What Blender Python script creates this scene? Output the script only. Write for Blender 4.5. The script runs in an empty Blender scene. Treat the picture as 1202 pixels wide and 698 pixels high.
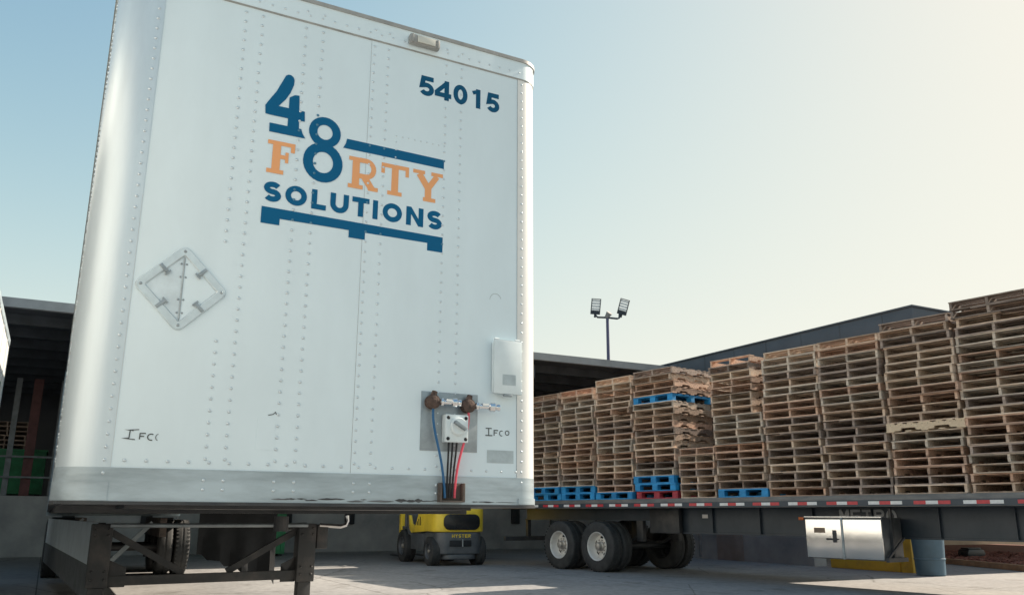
import bpy, bmesh, math, random
from mathutils import Vector, Matrix
random.seed(11)
sc = bpy.context.scene
COL = sc.collection
PI = math.pi
# ------------------------------------------------------------------ camera, sky, sun, exposure
CAM_H, PITCH, ROLL, FPX = 1.142, 0.2521, 0.0038, 990.7
cam = bpy.data.cameras.new("camera")
cam.sensor_width = 36.0; cam.lens = FPX / 1202.0 * 36.0
cam.clip_start = 0.05; cam.clip_end = 3000
cam_o = bpy.data.objects.new("camera", cam); COL.objects.link(cam_o)
_f = Vector((0, math.cos(PITCH), math.sin(PITCH))); _r = Vector((1, 0, 0)); _u = _r.cross(_f)
_r2 = _r * math.cos(ROLL) + _u * math.sin(ROLL); _u2 = -_r * math.sin(ROLL) + _u * math.cos(ROLL)
_m = Matrix((_r2, _u2, -_f)).transposed().to_4x4(); _m.translation = (0, 0, CAM_H)
cam_o.matrix_world = _m
sc.camera = cam_o
SUN_AZ, SUN_EL = math.radians(61.5), math.radians(36.5)      # azimuth clockwise from +Y
world = bpy.data.worlds.new("World"); sc.world = world; world.use_nodes = True
_nt = world.node_tree
_sky = _nt.nodes.new('ShaderNodeTexSky'); _sky.sky_type = 'NISHITA'; _sky.sun_disc = False
_sky.sun_elevation = SUN_EL; _sky.sun_rotation = SUN_AZ
_sky.air_density = 1.0; _sky.dust_density = 1.0; _sky.ozone_density = 0.5; _sky.altitude = 0
# hazy air: every channel of the clear sky levels off, L' = g L^2 / (L^2 + 3.6), over the whole dome
_sep = _nt.nodes.new('ShaderNodeSeparateColor'); _cmb = _nt.nodes.new('ShaderNodeCombineColor')
_nt.links.new(_sky.outputs[0], _sep.inputs[0])
def _math(op, x, y):
    n_ = _nt.nodes.new('ShaderNodeMath'); n_.operation = op
    for k_, v_ in enumerate((x, y)):
        if isinstance(v_, (int, float)): n_.inputs[k_].default_value = v_
        else: _nt.links.new(v_, n_.inputs[k_])
    return n_.outputs[0]
for _i, _g in enumerate((2.52, 2.42, 2.10)):
    _sq = _math('POWER', _sep.outputs[_i], 2.0)
    _nt.links.new(_math('MULTIPLY', _math('DIVIDE', _sq, _math('ADD', _sq, 3.6)), _g), _cmb.inputs[_i])
_nt.links.new(_cmb.outputs[0], _nt.nodes['Background'].inputs[0])
_nt.nodes['Background'].inputs[1].default_value = 0.15
sun = bpy.data.lights.new("sun", 'SUN'); sun.energy = 3.4; sun.angle = math.radians(0.5); sun.color = (1.0, 0.86, 0.70)
sun_o = bpy.data.objects.new("sun", sun); COL.objects.link(sun_o)
_d = Vector((math.sin(SUN_AZ) * math.cos(SUN_EL), math.cos(SUN_AZ) * math.cos(SUN_EL), math.sin(SUN_EL)))
sun_o.rotation_euler = _d.to_track_quat('Z', 'Y').to_euler()
sc.view_settings.view_transform = 'Standard'; sc.view_settings.look = 'None'
sc.view_settings.gamma = 1.0; sc.view_settings.exposure = 1.46
sc.view_settings.use_curve_mapping = False
sc.cycles.use_denoising = True
sc.cycles.max_bounces = 8

# ------------------------------------------------------------------ materials
def mat(name, col, rough=0.6, metal=0.0, var=0.0, scale=3.0, bump=0.0, bscale=40.0, rnd=0.0, col2=None,
        stretch=(1, 1, 1), detail=6.0, lo=0.35, hi=0.65, rvar=0.0, alpha=None, spec=None):
    m = bpy.data.materials.new(name); m.use_nodes = True
    nt = m.node_tree; N = nt.nodes; L = nt.links
    b = N['Principled BSDF']
    b.inputs['Roughness'].default_value = rough; b.inputs['Metallic'].default_value = metal
    if spec is not None: b.inputs['Specular IOR Level'].default_value = spec
    b.inputs['Base Color'].default_value = (*col, 1)
    if var == 0 and bump == 0 and rnd == 0 and col2 is None and rvar == 0: return m
    tc = N.new('ShaderNodeTexCoord'); oi = N.new('ShaderNodeObjectInfo')
    ad = N.new('ShaderNodeVectorMath'); ad.operation = 'MULTIPLY_ADD'
    L.new(oi.outputs['Random'], ad.inputs[0]); ad.inputs[1].default_value = (37.0, 23.0, 51.0) if rnd else (0, 0, 0)
    L.new(tc.outputs['Object'], ad.inputs[2])
    mp = N.new('ShaderNodeMapping'); mp.inputs['Scale'].default_value = stretch
    L.new(ad.outputs[0], mp.inputs[0])
    nz = N.new('ShaderNodeTexNoise'); nz.inputs['Scale'].default_value = scale; nz.inputs['Detail'].default_value = detail
    nz.inputs['Roughness'].default_value = 0.62
    L.new(mp.outputs[0], nz.inputs[0])
    rp = N.new('ShaderNodeValToRGB')
    c2 = col2 if col2 is not None else tuple(min(1, c * (1 + var)) for c in col)
    c1 = col if col2 is not None else tuple(c * (1 - var) for c in col)
    rp.color_ramp.elements[0].position = lo; rp.color_ramp.elements[1].position = hi
    rp.color_ramp.elements[0].color = (*c1, 1); rp.color_ramp.elements[1].color = (*c2, 1)
    L.new(nz.outputs['Fac'], rp.inputs[0])
    out = rp.outputs[0]
    if rnd:
        mr = N.new('ShaderNodeMapRange'); mr.inputs['To Min'].default_value = 1 - rnd; mr.inputs['To Max'].default_value = 1 + rnd
        L.new(oi.outputs['Random'], mr.inputs[0])
        hs = N.new('ShaderNodeHueSaturation'); L.new(mr.outputs[0], hs.inputs['Value']); L.new(out, hs.inputs['Color'])
        out = hs.outputs[0]
    L.new(out, b.inputs['Base Color'])
    if rvar:
        r2 = N.new('ShaderNodeMapRange'); r2.inputs['To Min'].default_value = rough - rvar; r2.inputs['To Max'].default_value = rough + rvar
        L.new(nz.outputs['Fac'], r2.inputs[0]); L.new(r2.outputs[0], b.inputs['Roughness'])
    if bump:
        n2 = N.new('ShaderNodeTexNoise'); n2.inputs['Scale'].default_value = bscale; n2.inputs['Detail'].default_value = 4
        L.new(mp.outputs[0], n2.inputs[0])
        bp = N.new('ShaderNodeBump'); bp.inputs['Strength'].default_value = bump; bp.inputs['Distance'].default_value = 0.01
        L.new(n2.outputs['Fac'], bp.inputs['Height']); L.new(bp.outputs[0], b.inputs['Normal'])
    return m

M = {}
def ground_material():
    m = bpy.data.materials.new("yard_concrete"); m.use_nodes = True
    nt = m.node_tree; N = nt.nodes; L = nt.links; b = N['Principled BSDF']
    tc = N.new('ShaderNodeTexCoord')
    n1 = N.new('ShaderNodeTexNoise'); n1.inputs['Scale'].default_value = 0.35; n1.inputs['Detail'].default_value = 8; n1.inputs['Roughness'].default_value = 0.65
    n2 = N.new('ShaderNodeTexNoise'); n2.inputs['Scale'].default_value = 9.0; n2.inputs['Detail'].default_value = 8
    n3 = N.new('ShaderNodeTexNoise'); n3.inputs['Scale'].default_value = 1.3; n3.inputs['Detail'].default_value = 4; n3.inputs['Roughness'].default_value = 0.7
    for n in (n1, n2, n3): L.new(tc.outputs['Object'], n.inputs[0])
    r1 = N.new('ShaderNodeValToRGB'); r1.color_ramp.elements[0].position = 0.3; r1.color_ramp.elements[1].position = 0.7
    r1.color_ramp.elements[0].color = (0.228, 0.230, 0.230, 1); r1.color_ramp.elements[1].color = (0.345, 0.342, 0.336, 1)
    L.new(n1.outputs['Fac'], r1.inputs[0])
    r2 = N.new('ShaderNodeValToRGB'); r2.color_ramp.elements[0].position = 0.35; r2.color_ramp.elements[1].position = 0.7
    r2.color_ramp.elements[0].color = (0.78, 0.78, 0.78, 1); r2.color_ramp.elements[1].color = (1.08, 1.08, 1.08, 1)
    L.new(n2.outputs['Fac'], r2.inputs[0])
    mx = N.new('ShaderNodeMix'); mx.data_type = 'RGBA'; mx.blend_type = 'MULTIPLY'; mx.inputs[0].default_value = 1
    L.new(r1.outputs[0], mx.inputs[6]); L.new(r2.outputs[0], mx.inputs[7])
    r3 = N.new('ShaderNodeValToRGB'); r3.color_ramp.elements[0].position = 0.56; r3.color_ramp.elements[1].position = 0.70   # oil stains
    r3.color_ramp.elements[0].color = (1, 1, 1, 1); r3.color_ramp.elements[1].color = (0.6, 0.58, 0.56, 1)
    L.new(n3.outputs['Fac'], r3.inputs[0])
    m2 = N.new('ShaderNodeMix'); m2.data_type = 'RGBA'; m2.blend_type = 'MULTIPLY'; m2.inputs[0].default_value = 1
    L.new(mx.outputs[2], m2.inputs[6]); L.new(r3.outputs[0], m2.inputs[7])
    mpj = N.new('ShaderNodeMapping'); mpj.inputs['Rotation'].default_value = (0, 0, -0.4896); L.new(tc.outputs['Object'], mpj.inputs[0])
    bk = N.new('ShaderNodeTexBrick'); bk.offset = 0; bk.inputs['Scale'].default_value = 1.0; bk.inputs['Brick Width'].default_value = 4.6; bk.inputs['Row Height'].default_value = 4.6
    bk.inputs['Mortar Size'].default_value = 0.012; bk.inputs['Mortar Smooth'].default_value = 0.3
    bk.inputs['Color1'].default_value = (1, 1, 1, 1); bk.inputs['Color2'].default_value = (0.93, 0.93, 0.94, 1); bk.inputs['Mortar'].default_value = (0.35, 0.34, 0.33, 1)
    L.new(mpj.outputs[0], bk.inputs['Vector'])
    vo = N.new('ShaderNodeTexVoronoi'); vo.feature = 'DISTANCE_TO_EDGE'; vo.inputs['Scale'].default_value = 0.33
    nd = N.new('ShaderNodeMix'); nd.data_type = 'RGBA'; nd.inputs[0].default_value = 0.12; L.new(tc.outputs['Object'], nd.inputs[6]); L.new(n3.outputs['Color'], nd.inputs[7]); L.new(nd.outputs[2], vo.inputs['Vector'])
    cr = N.new('ShaderNodeValToRGB'); cr.color_ramp.elements[0].position = 0.0; cr.color_ramp.elements[1].position = 0.0045
    cr.color_ramp.elements[0].color = (0.45, 0.44, 0.43, 1); cr.color_ramp.elements[1].color = (1, 1, 1, 1); L.new(vo.outputs['Distance'], cr.inputs[0])
    m3 = N.new('ShaderNodeMix'); m3.data_type = 'RGBA'; m3.blend_type = 'MULTIPLY'; m3.inputs[0].default_value = 1; L.new(m2.outputs[2], m3.inputs[6]); L.new(bk.outputs['Color'], m3.inputs[7])
    m4 = N.new('ShaderNodeMix'); m4.data_type = 'RGBA'; m4.blend_type = 'MULTIPLY'; m4.inputs[0].default_value = 1; L.new(m3.outputs[2], m4.inputs[6]); L.new(cr.outputs[0], m4.inputs[7])
    L.new(m4.outputs[2], b.inputs['Base Color'])
    b.inputs['Roughness'].default_value = 0.85
    bp = N.new('ShaderNodeBump'); bp.inputs['Strength'].default_value = 0.35; bp.inputs['Distance'].default_value = 0.01
    L.new(n2.outputs['Fac'], bp.inputs['Height']); L.new(bp.outputs[0], b.inputs['Normal'])
    return m
M['ground'] = ground_material()
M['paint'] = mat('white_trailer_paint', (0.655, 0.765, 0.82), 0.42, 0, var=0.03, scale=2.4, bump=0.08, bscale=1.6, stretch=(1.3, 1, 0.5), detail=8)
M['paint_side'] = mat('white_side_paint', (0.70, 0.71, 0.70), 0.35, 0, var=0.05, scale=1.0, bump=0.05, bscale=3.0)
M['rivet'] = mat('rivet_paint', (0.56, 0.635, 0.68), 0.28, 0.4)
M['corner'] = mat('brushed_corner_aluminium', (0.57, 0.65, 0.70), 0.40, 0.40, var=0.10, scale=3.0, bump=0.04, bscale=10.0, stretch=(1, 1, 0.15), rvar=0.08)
M['rail'] = mat('dull_rail_aluminium', (0.37, 0.44, 0.48), 0.46, 0.35, var=0.20, scale=4.0, bump=0.10, bscale=14.0, stretch=(0.5, 1, 2.5), rvar=0.1)
M['grime'] = mat('black_scrape', (0.04, 0.042, 0.045), 0.7, 0, col2=(0.20, 0.21, 0.22), scale=6, lo=0.45, hi=0.7, stretch=(0.6, 1, 3))
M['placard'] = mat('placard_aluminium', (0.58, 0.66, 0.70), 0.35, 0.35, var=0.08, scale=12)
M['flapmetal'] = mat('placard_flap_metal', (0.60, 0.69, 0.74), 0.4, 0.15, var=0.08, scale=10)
M['galv'] = mat('galvanised_plate', (0.30, 0.345, 0.375), 0.45, 0.6, var=0.18, scale=9.0, rvar=0.1)
M['chrome'] = mat('chrome', (0.72, 0.72, 0.74), 0.16, 1.0)
M['rustcast'] = mat('rusty_casting', (0.055, 0.038, 0.032), 0.8, 0.2, col2=(0.13, 0.085, 0.07), scale=40, bump=.3, bscale=90)
M['blue'] = mat('blue_vinyl', (0.003, 0.105, 0.235), 0.55, spec=0.15)
M['orange'] = mat('orange_vinyl', (0.78, 0.37, 0.17), 0.55, spec=0.2)
M['navy'] = mat('navy_vinyl', (0.004, 0.080, 0.170), 0.55, spec=0.15)
M['ink'] = mat('marker_ink', (0.05, 0.06, 0.065), 0.6)
M['greypatch'] = mat('grey_smudge', (0.40, 0.47, 0.50), 0.55, 0, var=0.12, scale=12)
M['lamp_grey'] = mat('lamp_housing', (0.30, 0.30, 0.29), 0.5, 0.1, var=0.15, scale=10)
M['lens'] = mat('frosted_lens', (0.55, 0.55, 0.50), 0.25)
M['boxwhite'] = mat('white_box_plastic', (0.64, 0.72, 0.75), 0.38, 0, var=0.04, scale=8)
M['hose_blue'] = mat('hose_blue', (0.01, 0.10, 0.24), 0.45)
M['hose_red'] = mat('hose_red', (0.62, 0.07, 0.11), 0.45)
M['black'] = mat('black_rubber', (0.009, 0.012, 0.016), 0.7, 0, var=0.25, scale=10)
M['tyre'] = mat('tyre_rubber', (0.022, 0.024, 0.026), 0.78, 0, col2=(0.045, 0.047, 0.048), scale=5, bump=0.15, bscale=60)
M['steel_dark'] = mat('dark_painted_steel', (0.030, 0.035, 0.042), 0.5, 0.2, col2=(0.06, 0.062, 0.065), scale=5, bump=0.05, bscale=20)
M['frame_rust'] = mat('rusty_frame_steel', (0.045, 0.042, 0.042), 0.75, 0.1, col2=(0.12, 0.095, 0.08), scale=7, bump=0.1, bscale=30)
M['legsteel'] = mat('leg_steel', (0.06, 0.063, 0.068), 0.6, 0.3, col2=(0.12, 0.112, 0.108), scale=6, lo=0.45, hi=0.75)
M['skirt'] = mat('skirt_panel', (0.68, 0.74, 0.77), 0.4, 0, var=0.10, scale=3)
M['skirt_rubber'] = mat('skirt_rubber', (0.12, 0.125, 0.13), 0.7, 0, var=0.2, scale=6)
M['rim'] = mat('white_steel_rim', (0.68, 0.67, 0.64), 0.4, 0.1, col2=(0.46, 0.44, 0.41), scale=7, lo=0.5, hi=0.8)
M['hub'] = mat('hub_metal', (0.40, 0.38, 0.35), 0.45, 0.5, var=0.25, scale=14)
M['beam'] = mat('flatbed_beam_paint', (0.024, 0.040, 0.058), 0.42, 0.1, col2=(0.044, 0.060, 0.080), scale=2.2, bump=0.04, bscale=10)
M['decktrim'] = mat('deck_side_rail', (0.13, 0.135, 0.14), 0.6, 0.3, col2=(0.24, 0.23, 0.22), scale=6, lo=0.4, hi=0.75, stretch=(0.5, 1, 2))
M['tape_red'] = mat('red_reflective_tape', (0.52, 0.035, 0.05), 0.35, 0, var=0.12, scale=20)
M['tape_white'] = mat('white_reflective_tape', (0.70, 0.70, 0.70), 0.35, 0, var=0.08, scale=20)
M['lettergrey'] = mat('grey_letter', (0.42, 0.45, 0.48), 0.5, 0, var=0.15, scale=10)
M['polish'] = mat('polished_aluminium', (0.84, 0.84, 0.83), 0.20, 0.9, bump=0.25, bscale=4.0)
M['toolgrey'] = mat('toolbox_end_steel', (0.11, 0.115, 0.12), 0.5, 0.4, var=0.2, scale=5)
M['sticker'] = mat('brown_sticker', (0.20, 0.14, 0.10), 0.6)
M['amber'] = mat('amber_lens', (0.75, 0.18, 0.03), 0.25)
WOODS = []
for i, (a, c) in enumerate([((0.150, 0.112, 0.085), (0.300, 0.235, 0.180)), ((0.200, 0.148, 0.104), (0.410, 0.310, 0.220)),
                            ((0.095, 0.078, 0.066), (0.195, 0.160, 0.136)), ((0.165, 0.108, 0.080), (0.310, 0.215, 0.160)),
                            ((0.150, 0.135, 0.115), (0.290, 0.262, 0.225)), ((0.240, 0.185, 0.130), (0.470, 0.370, 0.260))]):
    WOODS.append(mat('pallet_wood_%s' % 'abcdef'[i], (a[0] * 2.2, a[1] * 2.05, a[2] * 2.0), 0.85, 0, col2=(min(.62, c[0] * 2.1), min(.50, c[1] * 1.97), min(.40, c[2] * 1.93)), scale=5, rnd=0.36, stretch=(1.2, 5, 9), bump=0.15, bscale=30))
M['newwood'] = mat('fresh_pine', (0.62, 0.46, 0.31), 0.75, 0, col2=(0.74, 0.58, 0.41), scale=5, rnd=0.08, stretch=(1.2, 5, 9))
M['nail'] = mat('nail_head', (0.10, 0.08, 0.07), 0.6, 0.3)
M['bluewood'] = mat('blue_pallet_paint', (0.010, 0.19, 0.44), 0.6, 0, col2=(0.025, 0.30, 0.62), scale=6, rnd=0.15)
M['redwood'] = mat('red_pallet_paint', (0.34, 0.035, 0.055), 0.65, 0, col2=(0.50, 0.06, 0.09), scale=6, rnd=0.15)
M['concrete'] = mat('dock_concrete', (0.20, 0.21, 0.22), 0.85, 0, col2=(0.34, 0.345, 0.35), scale=0.9, bump=0.2, bscale=20, detail=9)
M['fascia'] = mat('slate_fascia', (0.058, 0.078, 0.105), 0.6, 0.0, var=0.12, scale=1.0)
M['siding'] = mat('tan_siding', (0.38, 0.30, 0.23), 0.8, 0, var=0.10, scale=1.5)
M['soffit'] = mat('tan_soffit', (0.46, 0.37, 0.29), 0.8, 0, var=0.08, scale=1.5)
M['roofsteel'] = mat('canopy_steel', (0.055, 0.066, 0.080), 0.6, 0.2, var=0.25, scale=2.0)
M['roofedge'] = mat('canopy_edge', (0.25, 0.27, 0.29), 0.55, 0.2, var=0.12, scale=2.0)
M['roofdeck'] = mat('canopy_deck', (0.075, 0.085, 0.10), 0.7, 0.1, var=0.15, scale=1.0)
M['redpost'] = mat('red_post', (0.10, 0.035, 0.035), 0.6, 0, var=0.25, scale=5)
M['greypost'] = mat('grey_post', (0.16, 0.175, 0.19), 0.5, 0.3, var=0.2, scale=5)
M['green'] = mat('green_bin_paint', (0.012, 0.17, 0.065), 0.5, 0, var=0.25, scale=4)
M['yellow'] = mat('forklift_yellow', (0.82, 0.60, 0.05), 0.42, 0, var=0.10, scale=4)
M['charcoal'] = mat('forklift_charcoal', (0.075, 0.085, 0.097), 0.5, 0.1, col2=(0.11, 0.12, 0.13), scale=6)
M['glassdark'] = mat('dark_grille', (0.012, 0.014, 0.016), 0.25)
M['yellowpaint'] = mat('yellow_guard_paint', (0.55, 0.36, 0.04), 0.55, 0, col2=(0.36, 0.24, 0.05), scale=5, lo=0.5, hi=0.8)
M['binblue'] = mat('blue_grey_plastic', (0.075, 0.145, 0.205), 0.5, 0, var=0.12, scale=3)
M['blackbox'] = mat('black_plastic', (0.018, 0.019, 0.021), 0.4)
M['kerb'] = mat('kerb_brown', (0.36, 0.22, 0.13), 0.8, 0, var=0.2, scale=4)
M['mulch'] = mat('red_mulch', (0.085, 0.028, 0.022), 0.95, 0, col2=(0.20, 0.075, 0.055), scale=9, bump=0.9, bscale=14)
M['chip'] = mat('mulch_chip', (0.15, 0.05, 0.035), 0.9, 0, col2=(0.28, 0.12, 0.085), scale=3, rnd=0)
M['pole'] = mat('pole_paint', (0.085, 0.085, 0.16), 0.4, 0.3)
M['lamphead'] = mat('floodlight_housing', (0.045, 0.06, 0.075), 0.5, 0.2)
M['lampglass'] = mat('floodlight_glass', (0.85, 0.87, 0.87), 0.2)
M['white'] = mat('plain_white', (0.72, 0.72, 0.70), 0.5)

# ------------------------------------------------------------------ mesh helpers
class MB:
    def __init__(s): s.v = []; s.f = []
    def add(s, vs, fs):
        o = len(s.v); s.v += [tuple(p) for p in vs]; s.f += [tuple(i + o for i in f) for f in fs]; return s
    def box(s, x0, x1, y0, y1, z0, z1):
        return s.add([(x0, y0, z0), (x1, y0, z0), (x1, y1, z0), (x0, y1, z0), (x0, y0, z1), (x1, y0, z1), (x1, y1, z1), (x0, y1, z1)],
                     [(0, 3, 2, 1), (4, 5, 6, 7), (0, 1, 5, 4), (1, 2, 6, 5), (2, 3, 7, 6), (3, 0, 4, 7)])
    def bar(s, p0, p1, w, h, up=(0, 0, 1)):
        p0 = Vector(p0); p1 = Vector(p1); d = (p1 - p0).normalized(); u = Vector(up)
        if abs(d.dot(u)) > 0.98: u = Vector((0, 1, 0))
        a = d.cross(u).normalized() * (w / 2); b = a.cross(d).normalized() * (h / 2)
        return s.add([p + q for p in (p0, p1) for q in (-a - b, a - b, a + b, -a + b)],
                     [(3, 2, 1, 0), (4, 5, 6, 7), (0, 1, 5, 4), (1, 2, 6, 5), (2, 3, 7, 6), (3, 0, 4, 7)])
    def cyl(s, p0, p1, r0, r1=None, n=16, caps=True):
        p0 = Vector(p0); p1 = Vector(p1); r1 = r0 if r1 is None else r1
        d = (p1 - p0).normalized(); u = Vector((0, 0, 1)) if abs(d.z) < 0.9 else Vector((1, 0, 0))
        a = d.cross(u).normalized(); b = d.cross(a)
        vs = [p + (a * math.cos(2 * PI * i / n) + b * math.sin(2 * PI * i / n)) * r for p, r in ((p0, r0), (p1, r1)) for i in range(n)]
        fs = [(i, (i + 1) % n, n + (i + 1) % n, n + i) for i in range(n)]
        if caps: fs += [tuple(range(n - 1, -1, -1)), tuple(range(n, 2 * n))]
        return s.add(vs, fs)
    def tube(s, pts, r, n=8):
        pts = [Vector(p) for p in pts]; rings = []; a = None
        for i, p in enumerate(pts):
            d = (pts[min(i + 1, len(pts) - 1)] - pts[max(i - 1, 0)]).normalized()
            if a is None:
                u = Vector((0, 0, 1)) if abs(d.z) < 0.9 else Vector((1, 0, 0)); a = d.cross(u).normalized()
            else: a = (a - d * a.dot(d)).normalized()
            b = d.cross(a)
            rings.append([p + (a * math.cos(2 * PI * k / n) + b * math.sin(2 * PI * k / n)) * r for k in range(n)])
        fs = []
        for i in range(len(pts) - 1):
            for k in range(n): fs.append((i * n + k, i * n + (k + 1) % n, (i + 1) * n + (k + 1) % n, (i + 1) * n + k))
        fs += [tuple(range(n - 1, -1, -1)), tuple((len(pts) - 1) * n + k for k in range(n))]
        return s.add([v for r_ in rings for v in r_], fs)
    def lathe(s, prof, o, axis, n=32):          # prof: (radius, along)
        o = Vector(o); d = Vector(axis).normalized(); u = Vector((0, 0, 1)) if abs(d.z) < 0.9 else Vector((1, 0, 0))
        a = d.cross(u).normalized(); b = d.cross(a); m = len(prof)
        vs = [o + d * t + (a * math.cos(2 * PI * i / n) + b * math.sin(2 * PI * i / n)) * r for i in range(n) for r, t in prof]
        fs = [(i * m + k, ((i + 1) % n) * m + k, ((i + 1) % n) * m + k + 1, i * m + k + 1) for i in range(n) for k in range(m - 1)]
        return s.add(vs, fs)
    def prism(s, poly, fn, d0, d1):              # fn(a, b, d) -> xyz
        n = len(poly); vs = [fn(a, b, d0) for a, b in poly] + [fn(a, b, d1) for a, b in poly]
        fs = [tuple(range(n - 1, -1, -1)), tuple(range(n, 2 * n))] + [(i, (i + 1) % n, n + (i + 1) % n, n + i) for i in range(n)]
        return s.add(vs, fs)
    def dome(s, c, nrm, r, h, n=8):
        c = Vector(c); d = Vector(nrm).normalized(); u = Vector((0, 0, 1)) if abs(d.z) < 0.9 else Vector((1, 0, 0))
        a = d.cross(u).normalized(); b = d.cross(a); vs = []
        for rr, hh in ((1.0, 0.0), (0.88, 0.5), (0.5, 0.88)):
            vs += [c + d * (h * hh) + (a * math.cos(2 * PI * i / n) + b * math.sin(2 * PI * i / n)) * (r * rr) for i in range(n)]
        vs.append(c + d * h); fs = []
        for k in range(2): fs += [(k * n + i, k * n + (i + 1) % n, (k + 1) * n + (i + 1) % n, (k + 1) * n + i) for i in range(n)]
        fs += [(2 * n + i, 2 * n + (i + 1) % n, 3 * n) for i in range(n)]
        return s.add(vs, fs)
    def mesh(s, name, m, smooth=False, bevel=0.0, segs=2, fix=True):
        me = bpy.data.meshes.new(name); me.from_pydata(s.v, [], s.f); me.update()
        if bevel or fix:
            bm = bmesh.new(); bm.from_mesh(me)
            if fix: bmesh.ops.recalc_face_normals(bm, faces=bm.faces)
            if bevel:
                ed = [e for e in bm.edges if len(e.link_faces) == 2 and e.calc_face_angle(0) > 0.6]
                bmesh.ops.bevel(bm, geom=ed, offset=bevel, segments=segs, affect='EDGES', profile=0.6)
            bm.to_mesh(me); bm.free()
        me.materials.append(M[m] if isinstance(m, str) else m)
        if smooth or bevel:
            me.polygons.foreach_set('use_smooth', [True] * len(me.polygons))
            try: me.set_sharp_from_angle(angle=math.radians(40))
            except Exception: pass
        return me
    def build(s, name, m, parent=None, **k): return link(name, s.mesh(name, m, **k), parent)
def link(name, me, parent=None):
    o = bpy.data.objects.new(name, me); COL.objects.link(o)
    if parent is not None: o.parent = parent
    return o
def tag(o, label, cat, group=None, kind=None):
    o['label'] = label; o['category'] = cat
    if group: o['group'] = group
    if kind: o['kind'] = kind
    return o
def struct(o, kind='structure'): o['kind'] = kind; return o
def thing(name, label, cat, loc=(0, 0, 0), rz=0.0, group=None):
    o = bpy.data.objects.new(name, None); o.empty_display_size = 0.2; COL.objects.link(o)
    o.location = loc; o.rotation_euler = (0, 0, rz)
    return tag(o, label, cat, group)
# strokes: flat strips on a plane, fn(a, b, d) -> xyz
class Ink:
    def __init__(s, fn, t=0.0012): s.mb = MB(); s.fn = fn; s.d = t; s.k = 0
    def poly(s, pts):
        s.k += 1; d = s.d + 0.00012 * (s.k % 9)
        s.mb.add([s.fn(a, b, d) for a, b in pts], [tuple(range(len(pts)))]); return s
    def strip(s, pts, w, closed=False):
        s.k += 1; d = s.d + 0.00012 * (s.k % 9); n = len(pts); P = [Vector(p) for p in pts]; A = []; B = []
        for i in range(n):
            if closed: p0, p1 = P[i - 1], P[(i + 1) % n]
            else: p0, p1 = P[max(i - 1, 0)], P[min(i + 1, n - 1)]
            d0 = (P[i] - p0); d1 = (p1 - P[i])
            d0 = d0.normalized() if d0.length > 1e-9 else d1.normalized()
            d1 = d1.normalized() if d1.length > 1e-9 else d0
            t = (d0 + d1)
            t = t.normalized() if t.length > 1e-6 else d0
            nn = Vector((-t.y, t.x)); c = max(0.45, nn.dot(Vector((-d0.y, d0.x))))
            A.append(P[i] + nn * (w / 2 / c)); B.append(P[i] - nn * (w / 2 / c))
        vs = [s.fn(q.x, q.y, d) for q in A] + [s.fn(q.x, q.y, d) for q in B]
        m = n if closed else n - 1
        s.mb.add(vs, [(i, (i + 1) % n, n + (i + 1) % n, n + i) for i in range(m)]); return s
def arc(cx, cy, rx, ry, a0, a1, n=14): return [(cx + rx * math.cos(math.radians(a0 + (a1 - a0) * i / n)), cy + ry * math.sin(math.radians(a0 + (a1 - a0) * i / n))) for i in range(n + 1)]
def ell(cx, cy, rx, ry, n=28): return [(cx + rx * math.cos(2 * PI * i / n), cy + ry * math.sin(2 * PI * i / n)) for i in range(n)]
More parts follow.
